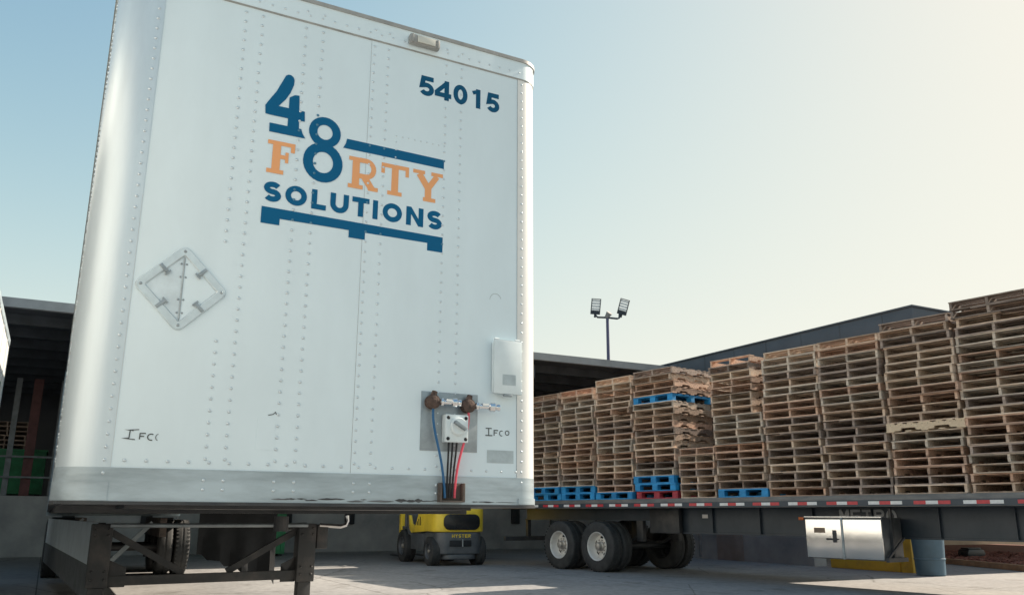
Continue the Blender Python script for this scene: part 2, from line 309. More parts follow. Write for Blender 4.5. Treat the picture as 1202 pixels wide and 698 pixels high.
def glyph(ink, ch, x0, x1, y0, y1, w):
    h = w / 2; xm = (x0 + x1) / 2; ym = (y0 + y1) / 2; W = x1 - x0; H = y1 - y0; S = lambda p, c=False: ink.strip(p, w, c)
    if ch in 'O': S(ell(xm, ym, W / 2 - h, H / 2 - h), True)
    elif ch == '0': S(ell(xm, ym, W / 2 - h, H / 2 - h), True)
    elif ch == 'S':
        r = (H / 2 - h) / 2; rx = W / 2 - h
        S(arc(xm, ym + r, rx, r, 28, 270, 14) + arc(xm, ym - r, rx, r, 90, -152, 14)[1:])
    elif ch == 'L': S([(x0 + h, y1), (x0 + h, y0 + h), (x1, y0 + h)])
    elif ch == 'U': S([(x0 + h, y1)] + arc(xm, y0 + W / 2, W / 2 - h, W / 2 - h, 180, 360, 12) + [(x1 - h, y1)])
    elif ch == 'T': S([(x0, y1 - h), (x1, y1 - h)]); S([(xm, y1 - w), (xm, y0)])
    elif ch == 'I': S([(xm, y0), (xm, y1)])
    elif ch == 'N': ink.poly([(x0, y0), (x0 + w, y0), (x0 + w, y1), (x0, y1)]); ink.poly([(x1 - w, y0), (x1, y0), (x1, y1), (x1 - w, y1)]); ink.poly([(x0 + w, y1), (x0, y1), (x1 - w, y0), (x1, y0)])
    elif ch == 'M':
        ink.poly([(x0, y0), (x0 + w, y0), (x0 + w, y1), (x0, y1)]); ink.poly([(x1 - w, y0), (x1, y0), (x1, y1), (x1 - w, y1)])
        S([(x0 + h, y1 - h * .3), (xm, y0 + H * .35), (x1 - h, y1 - h * .3)])
    elif ch == 'E':
        S([(x0 + h, y0), (x0 + h, y1)])
        for y in (y0 + h, ym, y1 - h): S([(x0 + w, y), (x1, y)])
    elif ch == 'R':
        S([(x0 + h, y0), (x0 + h, y1)]); S([(x0 + w, y1 - h), (x1 - H * .28, y1 - h)] + arc(x1 - H * .28, y1 - H * .28, H * .28 - h, H * .28 - h, 90, -90, 8)[1:] + [(x0 + w, y1 - H * .56 + h)])
        S([(xm, y0 + H * .45), (x1 - h, y0)])
    elif ch == 'H': S([(x0 + h, y0), (x0 + h, y1)]); S([(x1 - h, y0), (x1 - h, y1)]); S([(x0 + w, ym), (x1 - w, ym)])
    elif ch == 'Y': S([(x0 + h, y1), (xm, ym), (x1 - h, y1)]); S([(xm, ym), (xm, y0)])
    elif ch == 'F': S([(x0 + h, y0), (x0 + h, y1)]); S([(x0 + w, y1 - h), (x1, y1 - h)]); S([(x0 + w, ym), (x1 - w, ym)])
    elif ch == 'C': S(arc(xm, ym, W / 2 - h, H / 2 - h, 45, 315, 16))
    elif ch == '1': S([(x1 - h, y0), (x1 - h, y1)]); ink.strip([(x1 - h, y1 - h), (x0, y1 - H * .24)], w * .8)
    elif ch == '4':
        S([(x1 - W * .28, y0), (x1 - W * .28, y1)]); ink.strip([(x1 - W * .30, y1 - h), (x0 + h * .4, y0 + H * .30)], w * .85); S([(x0, y0 + H * .25), (x1, y0 + H * .25)])
    elif ch == '5':
        S([(x1 - W * .06, y1 - h), (x0 + W * .27, y1 - h), (x0 + W * .19, y0 + H * .50)] + arc(xm - W * .01, y0 + H * .335, W * .49 - h, H * .335 - h, 118, -152, 18))
# ------------------------------------------------------------------ site frames
VO, VA = Vector((-2.142, 3.999, 0)), 0.4896          # white trailer: x across its nose, y along it
FO, FA = Vector((1.023, 19.449, 0)), -0.9233         # flatbed: x from rear axle to nose, y away from the camera
VE = Vector((math.cos(VA), math.sin(VA), 0)); VB = Vector((-math.sin(VA), math.cos(VA), 0))
FE = Vector((math.cos(FA), math.sin(FA), 0)); FB = Vector((-math.sin(FA), math.cos(FA), 0))
def vw(u, b, z=0.0): return VO + VE * u + VB * b + Vector((0, 0, z))
def fl(s_, n_, z=0.0): return FO + FE * s_ + FB * n_ + Vector((0, 0, z))
def place(o, u, b, z=0.0): o.location = vw(u, b, z); o.rotation_euler = (0, 0, VA); return o

# ------------------------------------------------------------------ ground
g = MB().add([(-600, -600, 0), (600, -600, 0), (600, 600, 0), (-600, 600, 0)], [(0, 1, 2, 3)]).build('ground', 'ground', fix=False)
struct(g)
# planting bed with kerb, beyond the flatbed
mb = MB()
k0, k1 = (20.7, 11.0), (18.2, 5.6)
poly = [k0, k1, (17.6, 2.0), (34, 2.0), (34, 17.5), (21.2, 17.5)]
mb.prism(poly, lambda a, b, d: tuple(vw(a, b, d)), 0.0, 0.09)
struct(mb.build('planting_bed', 'mulch'))
kb = MB()
pts = [(21.2, 17.5), k0, k1, (17.6, 2.0)]
for (a, b) in zip(pts[:-1], pts[1:]):
    p, q = vw(*a, 0.065), vw(*b, 0.065); kb.bar(p, q, 0.14, 0.13)
struct(kb.build('kerb', 'kerb', bevel=0.012))
mb = MB()
for i in range(9000):
    a = random.uniform(17.8, 26); b = random.uniform(2.5, 17)
    lim = k1[0] + (k0[0] - k1[0]) * (b - k1[1]) / (k0[1] - k1[1])
    if a < lim + 0.12: continue
    c = vw(a, b, 0.092 + random.uniform(0, 0.03)); t = random.uniform(0, PI); l = random.uniform(0.03, 0.09); w = random.uniform(0.012, 0.03)
    d = Vector((math.cos(t), math.sin(t), random.uniform(-.35, .35))) * l; e = Vector((-math.sin(t), math.cos(t), random.uniform(-.5, .5))) * w
    up = Vector((0, 0, 0.012))
    mb.add([c - d - e, c + d - e, c + d + e, c - d + e, c - d * .8 + up, c + d * .8 + up], [(0, 1, 5, 4), (2, 3, 4, 5), (1, 2, 5), (3, 0, 4)])
o = mb.build('mulch_chips', 'chip', fix=False); o['kind'] = 'stuff'; o['label'] = 'loose red brown mulch chips covering the planting bed'; o['category'] = 'mulch'

# ------------------------------------------------------------------ dock building behind the white trailer
dock = thing('loading_dock', 'long open loading dock with dark steel canopy behind the white trailer', 'loading dock'); place(dock, 0, 0)
MB().box(-16, 16.0, 22.5, 31, 0, 1.6).build('platform', 'concrete', dock, bevel=0.02)
for k in range(16):
    MB().box(-15.6 + k * 2.0, -15.3 + k * 2.0, 22.38, 22.498, 0.85, 1.45).build('dock_bumper', 'black', dock, bevel=0.02)
MB().box(-16, 16.0, 31.0, 31.3, 0, 5.398).build('back_wall', 'roofdeck', dock)
MB().box(-16.2, -16.0, 22.5, 31.3, 0, 5.398).build('end_wall', 'roofdeck', dock)
MB().box(-16.2, 15.98, 15.55, 31.4, 5.40, 5.46).build('roof', 'roofdeck', dock)
MB().box(-16.22, 15.98, 15.42, 15.548, 5.30, 5.50).build('roof_edge', 'roofedge', dock)
for k in range(9):
    MB().box(-16.1, 15.95, 16.6 + k * 1.55, 16.72 + k * 1.55, 5.17, 5.398).build('purlin', 'roofsteel', dock)
for k in range(9):
    MB().box(-15.0 + k * 3.75, -14.78 + k * 3.75, 15.6, 30.9, 4.82, 5.168).build('rafter', 'roofsteel', dock)
for u_, m_, w_ in ((-1.10, 'greypost', .07), (-0.62, 'redpost', .12), (0.02, 'greypost', .07), (-6.5, 'redpost', .12), (5.5, 'redpost', .12), (10.5, 'redpost', .12), (15.0, 'redpost', .12)):
    pm = MB(); pm.box(u_ - w_, u_ + w_, 22.7, 22.72, 1.6, 4.82); pm.box(u_ - w_, u_ + w_, 22.88, 22.90, 1.6, 4.82); pm.box(u_ - .01, u_ + .01, 22.72, 22.88, 1.6, 4.82)
    pm.build('column', m_, dock)
gr = MB()
for z in (2.1, 2.65): gr.bar((-4.2, 22.6, z), (0.0, 22.6, z), .05, .05)
gr.build('guard_rail', 'greypost', dock)

# ------------------------------------------------------------------ flat-roofed building on the right
wh = thing('warehouse', 'low flat roofed warehouse with slate fascia behind the pallet stacks', 'building'); place(wh, 0, 0)
MB().box(16.1, 40, 7.13, 31.5, 5.10, 5.57).build('fascia', 'fascia', wh, bevel=0.01)
MB().box(16.4, 39.7, 7.43, 31.2, 5.06, 5.098).build('soffit', 'soffit', wh)
MB().box(16.25, 16.55, 10.6, 31.2, 1.3, 5.058).build('wall', 'siding', wh)
MB().box(16.2, 16.60, 10.55, 31.2, 0, 1.298).build('wall_base', 'concrete', wh)
MB().box(16.602, 39.5, 17.8, 18.1, 0, 5.055).build('rear_wall', 'siding', wh)
MB().box(16.17, 16.198, 12.9, 13.9, 0.0, 1.29).build('door_panel', mat('brown_door', (0.25, 0.215, 0.20), 0.7, 0, var=0.15, scale=3), wh, bevel=0.01)
cm = MB().box(16.15, 16.40, 7.85, 8.10, 0.85, 5.055); cm.build('column', 'siding', wh)
MB().box(16.13, 16.42, 7.83, 8.12, 0.0, 0.85).build('column_guard', 'yellowpaint', wh, bevel=0.015)
yk = tag(MB().box(16.12, 16.38, 8.14, 10.0, 0.0, 0.25).build('wheel_guard', 'yellowpaint', bevel=0.03), 'long low yellow guard kerb on the ground behind the toolbox', 'guard'); place(yk, 0, 0)

for k in range(20): MB().box(16.094, 16.0985, 7.9 + k * 1.2, 7.915 + k * 1.2, 5.11, 5.56).build('fascia_joint', 'roofsteel', wh)
for k in range(18): MB().box(17.0 + k * 1.2, 17.015 + k * 1.2, 7.124, 7.1285, 5.11, 5.56).build('fascia_joint', 'roofsteel', wh)
MB().box(16.06, 40.04, 7.09, 31.54, 5.572, 5.61).build('roof_coping', 'fascia', wh, bevel=.008)
MB().cyl((16.19, 14.6, 0.05), (16.19, 14.6, 5.05), .05, n=10).build('downpipe', 'greypost', wh, smooth=True)
# ------------------------------------------------------------------ pole with two floodlights
lp = thing('light_pole', 'tall pole with two floodlight heads rising above the canopy', 'light pole'); place(lp, 23.9, 30.0); lp.rotation_euler = (0, 0, 0)
MB().cyl((0, 0, 0), (0, 0, 10.85), 0.11, 0.075, 14).build('pole', 'pole', lp, smooth=True)
MB().tube([(-.60, 0, 11.10), (-.60, 0, 10.98), (-.5, 0, 10.87), (0, 0, 10.85), (.5, 0, 10.80), (.6, 0, 10.83), (.62, 0, 11.05)], 0.05, 10).build('crossarm', 'lamphead', lp, smooth=True)
MB().cyl((-.05, 0, 10.86), (.10, -.12, 11.08), 0.10, 0.16, 12).build('camera_housing', 'lamp_grey', lp, smooth=True)
for x, tl, yw in ((-.62, 0.06, 0.05), (.72, 0.34, -0.25)):
    h = MB(); h.box(-.24, -.205, -.05, .05, .20, .80); h.box(.205, .24, -.05, .05, .20, .80); h.box(-.205, .205, -.05, .05, .77, .80); h.box(-.24, .24, -.06, .06, 0, .20)
    h = h.build('lamp_head', 'lamphead', lp); h.location = (x, 0, 11.02); h.rotation_euler = (0.35, tl, yw)
    for k in range(4): MB().box(-.204, .204, -.02, .02, .222 + k * .138, .222 + k * .138 + .108).build('lens', 'lampglass', h)
    MB().box(-.05, .05, -.03, .03, -.16, -.001).build('bracket', 'lamphead', h)

# ------------------------------------------------------------------ wheels
def tyre_prof(R, w): return [(R * .56, -w * .42), (R * .60, -w * .5), (R * .80, -w * .52), (R * .94, -w * .47), (R * .985, -w * .40), (R, -w * .30), (R, -w * .08), (R * .982, -w * .06), (R * .982, w * .06), (R, w * .08),
                                (R, w * .30), (R * .985, w * .40), (R * .94, w * .47), (R * .80, w * .52), (R * .60, w * .5), (R * .56, w * .42), (R * .56, -w * .42)]
_tyre_cache = {}
def wheel(parent, c, out, R=0.515, w=0.27, rim='rim', dished=True):
    """tyre + dished rim; axis along local y, out = -1 or +1 is the side that faces outward"""
    key = (R, w, out, rim, dished)
    if key not in _tyre_cache:
        t = MB().lathe(tyre_prof(R, w), (0, 0, 0), (0, 1, 0), 40)
        for i in range(40):                                        # shoulder lugs
            a = 2 * PI * (i + .5) / 40
            for sgn in (-1, 1):
                r0 = Vector((math.cos(a), 0, math.sin(a))); tt = Vector((-math.sin(a), 0, math.cos(a)))
                p = r0 * (R * .993) + Vector((0, sgn * w * .36, 0))
                t.bar(p - Vector((0, w * .09, 0)), p + Vector((0, w * .09, 0)), R * .07, R * .022, up=r0)
        tm = t.mesh('tyre', 'tyre', smooth=True)
        r = MB(); Rr = R * .575; dep = w * .5
        prof = [(Rr, w * .46), (Rr * .97, w * .50), (Rr * .93, w * .46), (Rr * .90, w * .2), (Rr * .86, -w * .02 if dished else w * .25), (Rr * .80, -w * .10 if dished else w * .22)]
        n = 40
        r.lathe([(a, b * out) for a, b in prof], (0, 0, 0), (0, 1, 0), n)
        rings = [(Rr * .80, -w * .10), (Rr * .70, -w * .08), (Rr * .55, -w * .02), (Rr * .40, w * .0), (Rr * .30, w * .0)]
        if not dished: rings = [(Rr * .80, w * .22), (Rr * .70, w * .22), (Rr * .55, w * .26), (Rr * .40, w * .26), (Rr * .30, w * .26)]
        vs = []; fs = []
        for i in range(n):
            a = 2 * PI * i / n
            for q, y in rings: vs.append((q * math.cos(a), y * out, q * math.sin(a)))
        m = len(rings)
        for i in range(n):
            for k in range(m - 1):
                if k == 1 and (i % 8) in (0, 1, 2): continue        # hand holes
                fs.append((i * m + k, ((i + 1) % n) * m + k, ((i + 1) % n) * m + k + 1, i * m + k + 1))
        r.add(vs, fs); rm = r.mesh('rim', rim, smooth=True)
        hb = MB().lathe([(Rr * .34, 0.0), (Rr * .34, out * w * .10), (Rr * .26, out * w * .16), (Rr * .24, out * w * .42), (Rr * .18, out * w * .46), (0.001, out * w * .46)], (0, 0, 0), (0, 1, 0), 20)
        for i in range(10):
            a = 2 * PI * i / 10; hb.cyl((Rr * .44 * math.cos(a), 0, Rr * .44 * math.sin(a)), (Rr * .44 * math.cos(a), out * w * .10, Rr * .44 * math.sin(a)), .014, n=6)
        hm = hb.mesh('hub', 'hub', smooth=True)
        bk = MB().lathe([(Rr * .95, -w * .16 * out), (0.001, -w * .16 * out)], (0, 0, 0), (0, 1, 0), 24).mesh('dark_interior', 'black', smooth=True)  # flat black disc stands in for the shaded interior behind the hand holes
        _tyre_cache[key] = (tm, rm, hm, bk)
    tm, rm, hm, bk = _tyre_cache[key]
    o = link('wheel', tm, parent); o.location = c
    link('rim', rm, o); link('hub', hm, o); link('dark_interior', bk, o)
    return o
def tyre_only(parent, c, R=0.515, w=0.27):
    key = ('t', R, w)
    if key not in _tyre_cache: _tyre_cache[key] = MB().lathe(tyre_prof(R, w), (0, 0, 0), (0, 1, 0), 36).mesh('inner_tyre', 'tyre', smooth=True)
    o = link('inner_tyre', _tyre_cache[key], parent); o.location = c; return o
def axle_set(parent, along, W, vertical_axis_x):
    """dual wheels at both sides. along = list of positions; vertical_axis_x True when the trailer's width runs along local x"""
    for a in along:
        pv = thing_part('axle', parent)
        pv.location = (a if not vertical_axis_x else 0, 0 if not vertical_axis_x else a, 0.515)
        if vertical_axis_x: pv.rotation_euler = (0, 0, -PI / 2)
        yield pv
def thing_part(name, parent):
    m = MB().cyl((0, .3, 0), (0, 2.25, 0), .065, n=12).mesh('axle', 'steel_dark', smooth=True); return link(name, m, parent)

# ------------------------------------------------------------------ white box trailer
VW, VL = 2.632, 16.15
RL, RR = 0.175, 0.138
UL = 0.022
Z0, ZT, ZS, ZTOP = 1.20, 1.358, 3.995, 4.13
def outline(off, b_end, n=10):
    pts = [(UL - off, b_end)]
    pts += [(UL + RL - (RL + off) * math.cos(t), RL - (RL + off) * math.sin(t)) for t in [i * PI / 2 / n for i in range(n + 1)]]
    pts += [(VW - RR + (RR + off) * math.sin(t), RR - (RR + off) * math.cos(t)) for t in [i * PI / 2 / n for i in range(n + 1)]]
    return pts + [(VW + off, b_end)]
def band(pts_out, pts_in, z0, z1):
    mb = MB(); n = len(pts_out)
    vs = [(x, y, z) for x, y in pts_out for z in (z0, z1)] + [(x, y, z) for x, y in pts_in for z in (z0, z1)]
    fs = []
    for i in range(n - 1):
        a, b = 2 * i, 2 * (i + 1); c, d = 2 * n + 2 * i, 2 * n + 2 * (i + 1)
        fs += [(a, b, b + 1, a + 1), (d, c, c + 1, d + 1), (a + 1, b + 1, d + 1, c + 1), (b, a, c, d)]
    e = 2 * (n - 1); fs += [(0, 1, 2 * n + 1, 2 * n), (e + 1, e, 2 * n + e, 2 * n + e + 1)]
    return mb.add(vs, fs)
van = thing('box_trailer', 'white dry van semi trailer with blue and orange lettering on its nose', 'semi trailer', VO, VA)
VF = lambda a, b, d: (a, -d, b)                 # front face: d = proud of the face
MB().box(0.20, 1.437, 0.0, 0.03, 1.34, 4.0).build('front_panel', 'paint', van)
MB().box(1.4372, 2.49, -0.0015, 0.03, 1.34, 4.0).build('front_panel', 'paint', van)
# corner posts (flange laid over the panels)
n = 12
lo = [(UL - .004, .42)] + [(UL + RL - (RL + .004) * math.cos(i * PI / 2 / n), RL - (RL + .004) * math.sin(i * PI / 2 / n)) for i in range(n + 1)] + [(0.25, -.004)]
li = [(UL + .02, .42)] + [(UL + RL - (RL - .02) * math.cos(i * PI / 2 / n), RL - (RL - .02) * math.sin(i * PI / 2 / n)) for i in range(n + 1)] + [(0.25, -.0002)]
band(lo, li, 1.29, 3.99).build('corner_post', 'corner', van, smooth=True)
ro = [(2.462, -.0045)] + [(VW - RR + (RR + .0045) * math.sin(i * PI / 2 / n), RR - (RR + .0045) * math.cos(i * PI / 2 / n)) for i in range(n + 1)] + [(VW + .0045, .42)]
ri = [(2.462, -.0018)] + [(VW - RR + (RR - .02) * math.sin(i * PI / 2 / n), RR - (RR - .02) * math.cos(i * PI / 2 / n)) for i in range(n + 1)] + [(VW - .02, .42)]
band(ro, ri, 1.24, 3.99).build('corner_post', 'paint_side', van, smooth=True)
br = band(outline(.006, .55), outline(-.03, .55), Z0, ZT - .001); br.build('bottom_rail', 'rail', van, smooth=True)
cl_o = [(UL - .010, .30)] + [(UL + RL - (RL + .010) * math.cos(i * PI / 2 / 10), RL - (RL + .010) * math.sin(i * PI / 2 / 10)) for i in range(11)] + [(0.25, -.010)]
cl_i = [(UL, .30)] + [(UL + RL - (RL - .0) * math.cos(i * PI / 2 / 10), RL - (RL - .0) * math.sin(i * PI / 2 / 10)) for i in range(11)] + [(0.25, -.0)]
band(cl_o, cl_i, 1.203, 1.288).build('corner_casting', 'rail', van, smooth=True)
cr_o = [(2.470, -.012)] + [(VW - RR + (RR + .012) * math.sin(i * PI / 2 / 10), RR - (RR + .012) * math.cos(i * PI / 2 / 10)) for i in range(11)] + [(VW + .012, .30)]
cr_i = [(2.470, 0)] + [(VW - RR + RR * math.sin(i * PI / 2 / 10), RR - RR * math.cos(i * PI / 2 / 10)) for i in range(11)] + [(VW, .30)]
band(cr_o, cr_i, 1.203, 1.238).build('corner_casting', 'rail', van, smooth=True)
lip = band(outline(.012, VL - .1), outline(-.03, VL - .1), Z0 - .016, Z0 - .0005); lip.build('bottom_lip', 'steel_dark', van, smooth=True)
band(outline(.010, VL), outline(-.03, VL), ZS, ZTOP - .012).build('top_rail', 'paint', van, smooth=True)
band(outline(.006, VL), outline(-.03, VL), ZS - .0085, ZS - .0005).build('top_rail_seam_shade', 'lamp_grey', van, smooth=True)  # dark grey strip puts the shade of the rail groove into colour
band(outline(.018, VL), outline(-.05, VL), ZTOP - .0118, ZTOP + .012).build('roof_cap', 'lamp_grey', van, smooth=True)
MB().box(0.03, VW - .03, .03, VL - .01, ZTOP - .05, ZTOP - .02).build('roof', 'paint_side', van)
# sides: sheets with vertical laps
for side in (0, 1):
    x = UL if side == 0 else VW
    for k in range(13):
        b0 = .40 + k * (VL - .55) / 13; b1 = b0 + (VL - .55) / 13 - .004
        d = .0 if k % 2 else .003
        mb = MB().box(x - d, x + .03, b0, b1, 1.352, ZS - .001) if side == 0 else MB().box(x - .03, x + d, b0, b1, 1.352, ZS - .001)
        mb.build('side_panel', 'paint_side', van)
    (MB().box(UL - .008, UL + .04, .56, VL - .1, Z0, 1.351) if side == 0 else MB().box(VW - .04, VW + .008, .56, VL - .1, Z0, 1.351)).build('side_rail', 'rail', van, bevel=.006)
# rear frame and doors
rf = MB(); rf.box(0, .12, VL - .12, VL, 1.1, ZTOP); rf.box(VW - .12, VW, VL - .12, VL, 1.1, ZTOP); rf.box(.12, VW - .12, VL - .12, VL, ZTOP - .16, ZTOP); rf.box(.12, VW - .12, VL - .12, VL, 1.1, 1.26)
rf.build('rear_frame', 'rail', van)
for a, b in ((.125, 1.295), (1.305, 2.475)):
    d = MB().box(a, b, VL - .06, VL - .02, 1.27, ZTOP - .17).build('rear_door', 'paint_side', van, bevel=.006)
    MB().cyl(((a + b) / 2, VL + .02, 1.3), ((a + b) / 2, VL + .02, 3.9), .018, n=8).build('lock_rod', 'galv', d)
# rivets
rv = MB(); rn = MB(); rb = MB()
COLS = (0.680, 0.775, 1.028, 1.132, 1.455, 1.546, 1.940, 2.048)
for u_ in COLS:
    z = 1.41
    while z < 3.96:
        if not (u_ in (0.680,) and 2.05 < z < 2.50): (rn if (u_ == 1.940 and 3.69 < z < 3.85) or (u_ == 2.048 and (3.70 < z < 3.737 or 3.803 < z < 3.84)) else rb if (u_ > .84 and u_ < 1.95 and (2.733 < z < 2.793 or (u_ > 1.29 and 3.23 < z < 3.30) or (u_ < 1.3 and 3.24 < z < 3.30) or (u_ == 1.132 and 2.82 < z < 2.95) or (u_ == 1.028 and (2.82 < z < 2.865 or 2.91 < z < 2.95)) or (u_ == 1.455 and 2.91 < z < 2.95) or (1.1 < u_ < 1.2 and 2.99 < z < 3.41))) else rv).dome((u_, -.001, z), (0, -1, 0), .0084, .0058, 8)
        z += .0605
    for zz in (1.26, 1.305): rv.dome((u_, -.006, zz), (0, -1, 0), .0086, .0060, 8)
    rv.dome((u_, -.010, 4.06), (0, -1, 0), .0076, .0055, 8)
z = 1.33
while z < 3.97:
    rv.dome((0.222, -.0038, z), (0, -1, 0), .0086, .0060, 8); rv.dome((2.492, -.0043, z), (0, -1, 0), .0076, .0055, 8); z += .061
u_ = .31
while u_ < 2.46: rv.dome((u_, -.0012, 1.392), (0, -1, 0), .0086, .0060, 8); u_ += .0975
u_ = .22
while u_ < 2.5: rv.dome((u_, -.010, 4.035), (0, -1, 0), .0076, .0055, 8); u_ += .075
for i in range(9): rv.dome((1.62 + i * .04, -.0012, 3.385), (0, -1, 0), .0060, .0036, 6)        # small riveted patch on the logo
for i in range(4): rv.dome((1.62, -.0012, 3.345 - i * .05), (0, -1, 0), .0060, .0036, 6)
o = rv.build('rivets', 'rivet', van, smooth=True, fix=False); o['kind'] = 'stuff'
o = rb.build('logo_rivets', mat('logo_rivet_vinyl', (0.06, 0.19, 0.30), 0.35), van, smooth=True, fix=False); o['kind'] = 'stuff'
o = rn.build('number_rivets', 'navy', van, smooth=True, fix=False); o['kind'] = 'stuff'
rs = MB()
for off in (.06, .13, .30, .37):
    z = 1.40
    while z < 3.97: rs.dome((UL - .0045, off + RL, z), (-1, 0, 0), .0075, .006, 6); z += .061
o = rs.build('side_rivets', 'rivet', van, smooth=True, fix=False); o['kind'] = 'stuff'
# seams: thin grey and white strips along the edges of the laps
MB().box(1.4358, 1.4371, -.0016, -.0002, 1.36, 3.985).build('seam', 'lamp_grey', van)
MB().box(2.4605, 2.4618, -.0046, -.0016, 1.36, 3.985).build('seam', 'galv', van)
MB().box(0.2502, 0.2515, -.003, -.0002, 1.36, 2.75).build('seam', 'white', van)
# lettering
def ink_part(name, m, fn_, t=.0022):
    i_ = Ink(VF, t); fn_(i_); i_.mb.build(name, m, van, fix=False)
def four(i):
    i.poly([(.931, 3.61), (.945, 3.620), (.960, 3.621), (.974, 3.612), (.982, 3.596), (.981, 3.562), (.964, 3.507), (.940, 3.46), (.903, 3.410), (.884, 3.345), (.832, 3.347), (.828, 3.399), (.856, 3.45), (.884, 3.496), (.902, 3.54)])
    i.poly([(.884, 3.345), (1.058, 3.347), (1.054, 3.410), (.903, 3.410)])
    i.poly([(.961, 3.295), (1.027, 3.295), (1.017, 3.503), (.990, 3.500), (.961, 3.478)])
    i.poly([(.861, 3.243), (1.068, 3.243), (1.051, 3.268), (1.040, 3.297), (.859, 3.297)])
ink_part('logo_digit', 'blue', four)
ink_part('logo_digit', 'blue', lambda i: (i.strip(ell(1.180, 3.308, .070, .071), .049, True), i.strip(ell(1.179, 3.118, .088, .094), .057, True)))
ink_part('logo_bar', 'blue', lambda i: i.poly([(1.293, 3.236), (1.940, 3.232), (1.940, 3.292), (1.314, 3.298), (1.308, 3.268)]))
for ch, a, b in (('S', .858, .955), ('O', .978, 1.100), ('L', 1.127, 1.212), ('U', 1.236, 1.345), ('T', 1.366, 1.470), ('I', 1.492, 1.523), ('O', 1.553, 1.675), ('N', 1.702, 1.813), ('S', 1.839, 1.936)):
    ink_part('logo_letter', 'blue', lambda i: glyph(i, ch, a, b, 2.827, 2.945, .0315))
ink_part('logo_pallet', 'blue', lambda i: i.poly([(.854, 2.696), (.957, 2.696), (.957, 2.734), (1.354, 2.734), (1.354, 2.690), (1.452, 2.690), (1.452, 2.733), (1.843, 2.733), (1.843, 2.686), (1.944, 2.686), (1.944, 2.783), (.854, 2.793)]))
zb, zt2 = 2.997, 3.194
def slab(bars, strips=()):
    def f(i):
        for a, b, z0, z1 in bars: i.poly([(a, z0), (b, z0), (b, z1), (a, z1)])
        for pts_, w_x in strips: i.strip(pts_, w_x)
    ink_part('logo_letter', 'orange', f)
slab([(.889, .935, 3.022, 3.170), (.862, .957, zb, 3.022), (.860, 1.014, 3.170, zt2), (.991, 1.014, 3.138, 3.170), (.935, .980, 3.090, 3.114), (.962, .980, 3.070, 3.134)])
slab([(1.356, 1.400, 3.022, 3.170), (1.333, 1.424, zb, 3.022), (1.333, 1.400, 3.170, zt2), (1.455, 1.517, zb, 3.022)],
     [([(1.398, 3.180)] + arc(1.440, 3.130, .047, .050, 90, -90, 10) + [(1.398, 3.080)], .030), ([(1.432, 3.075), (1.478, 3.010)], .042)])
slab([(1.600, 1.644, 3.022, 3.170), (1.576, 1.668, zb, 3.022), (1.534, 1.710, 3.168, zt2), (1.534, 1.556, 3.128, 3.168), (1.688, 1.710, 3.128, 3.168)])
slab([(1.737, 1.815, 3.170, zt2), (1.857, 1.935, 3.170, zt2), (1.817, 1.860, 3.022, 3.095), (1.806, 1.888, zb, 3.022)], [([(1.778, 3.170), (1.838, 3.082)], .042), ([(1.895, 3.170), (1.838, 3.082)], .036)])
for ch, a, b in (('5', 1.757, 1.860), ('4', 1.864, 1.978), ('0', 1.993, 2.093), ('1', 2.130, 2.186), ('5', 2.229, 2.327)):
    ink_part('trailer_digit', 'navy', lambda i: glyph(i, ch, a, b, 3.702, 3.838, .032), .0024)
def word(*strips):
    def f(i):
        for pts_, w_x, cl in strips: i.strip(pts_, w_x, cl)
    ink_part('marker_letter', 'ink', f, .003)
word(([(.335, 1.535), (.298, 1.538), (.320, 1.536), (.318, 1.498), (.288, 1.496), (.345, 1.492)], .005, False), ([(.318, 1.537), (.360, 1.541)], .004, False))
word(([(.365, 1.494), (.366, 1.523), (.392, 1.524)], .005, False), ([(.366, 1.509), (.385, 1.509)], .005, False))
word((arc(.418, 1.507, .017, .015, 60, 290, 10), .005, False)); word((arc(.452, 1.507, .014, .016, 100, 250, 8), .003, False))
word(([(2.252, 1.642), (2.292, 1.642)], .006, False), ([(2.272, 1.642), (2.272, 1.600)], .006, False), ([(2.250, 1.600), (2.296, 1.600)], .006, False))
word(([(2.308, 1.600), (2.308, 1.632), (2.334, 1.632)], .006, False), ([(2.308, 1.618), (2.328, 1.618)], .005, False))
word((arc(2.358, 1.616, .014, .015, 60, 290, 10), .005, False)); word((ell(2.396, 1.620, .013, .013, 12), .005, True))
word(([(.975, 1.646), (1.0, 1.652), (1.012, 1.664), (1.018, 1.652)], .004, False))
pt = Ink(VF, .0024); pt.poly([(2.262, 1.440), (2.440, 1.440), (2.440, 1.515), (2.262, 1.515)])
pt.mb.build('smudge_patch', 'greypatch', van, fix=False)
MB().box(.922, 1.018, -.0012, -.0002, 1.466, 1.632).build('repair_patch', 'paint', van)
fm = Ink(VF, .0024); fm.strip(arc(2.31, 2.43, .04, .045, 20, 175, 12), .004); fm.mb.build('scuff_ring', 'greypatch', van, fix=False)
# black scrape along the lower edge
sm = Ink(lambda a, b, d: (a, -.006 - d, b), .0008)
random.seed(5)
a = 1.02
while a < 2.40:
    l = random.uniform(.03, .16); zc = 1.212 + random.uniform(-.006, .010); th = random.uniform(.006, .022) * (1.25 if 1.2 < a < 1.95 else .6)
    pp = [(a + l * i / 6, zc + th * .5 * random.uniform(.4, 1) * math.sin(PI * i / 6)) for i in range(7)] + [(a + l * i / 6, zc - th * .5 * random.uniform(.3, 1) * math.sin(PI * i / 6) - .001) for i in range(6, -1, -1)]
    if not 1.93 < a < 2.12: sm.poly(pp)
    a += l * random.uniform(.5, 1.1)
sm.mb.build('scrape_mark', 'grime', van, fix=False)
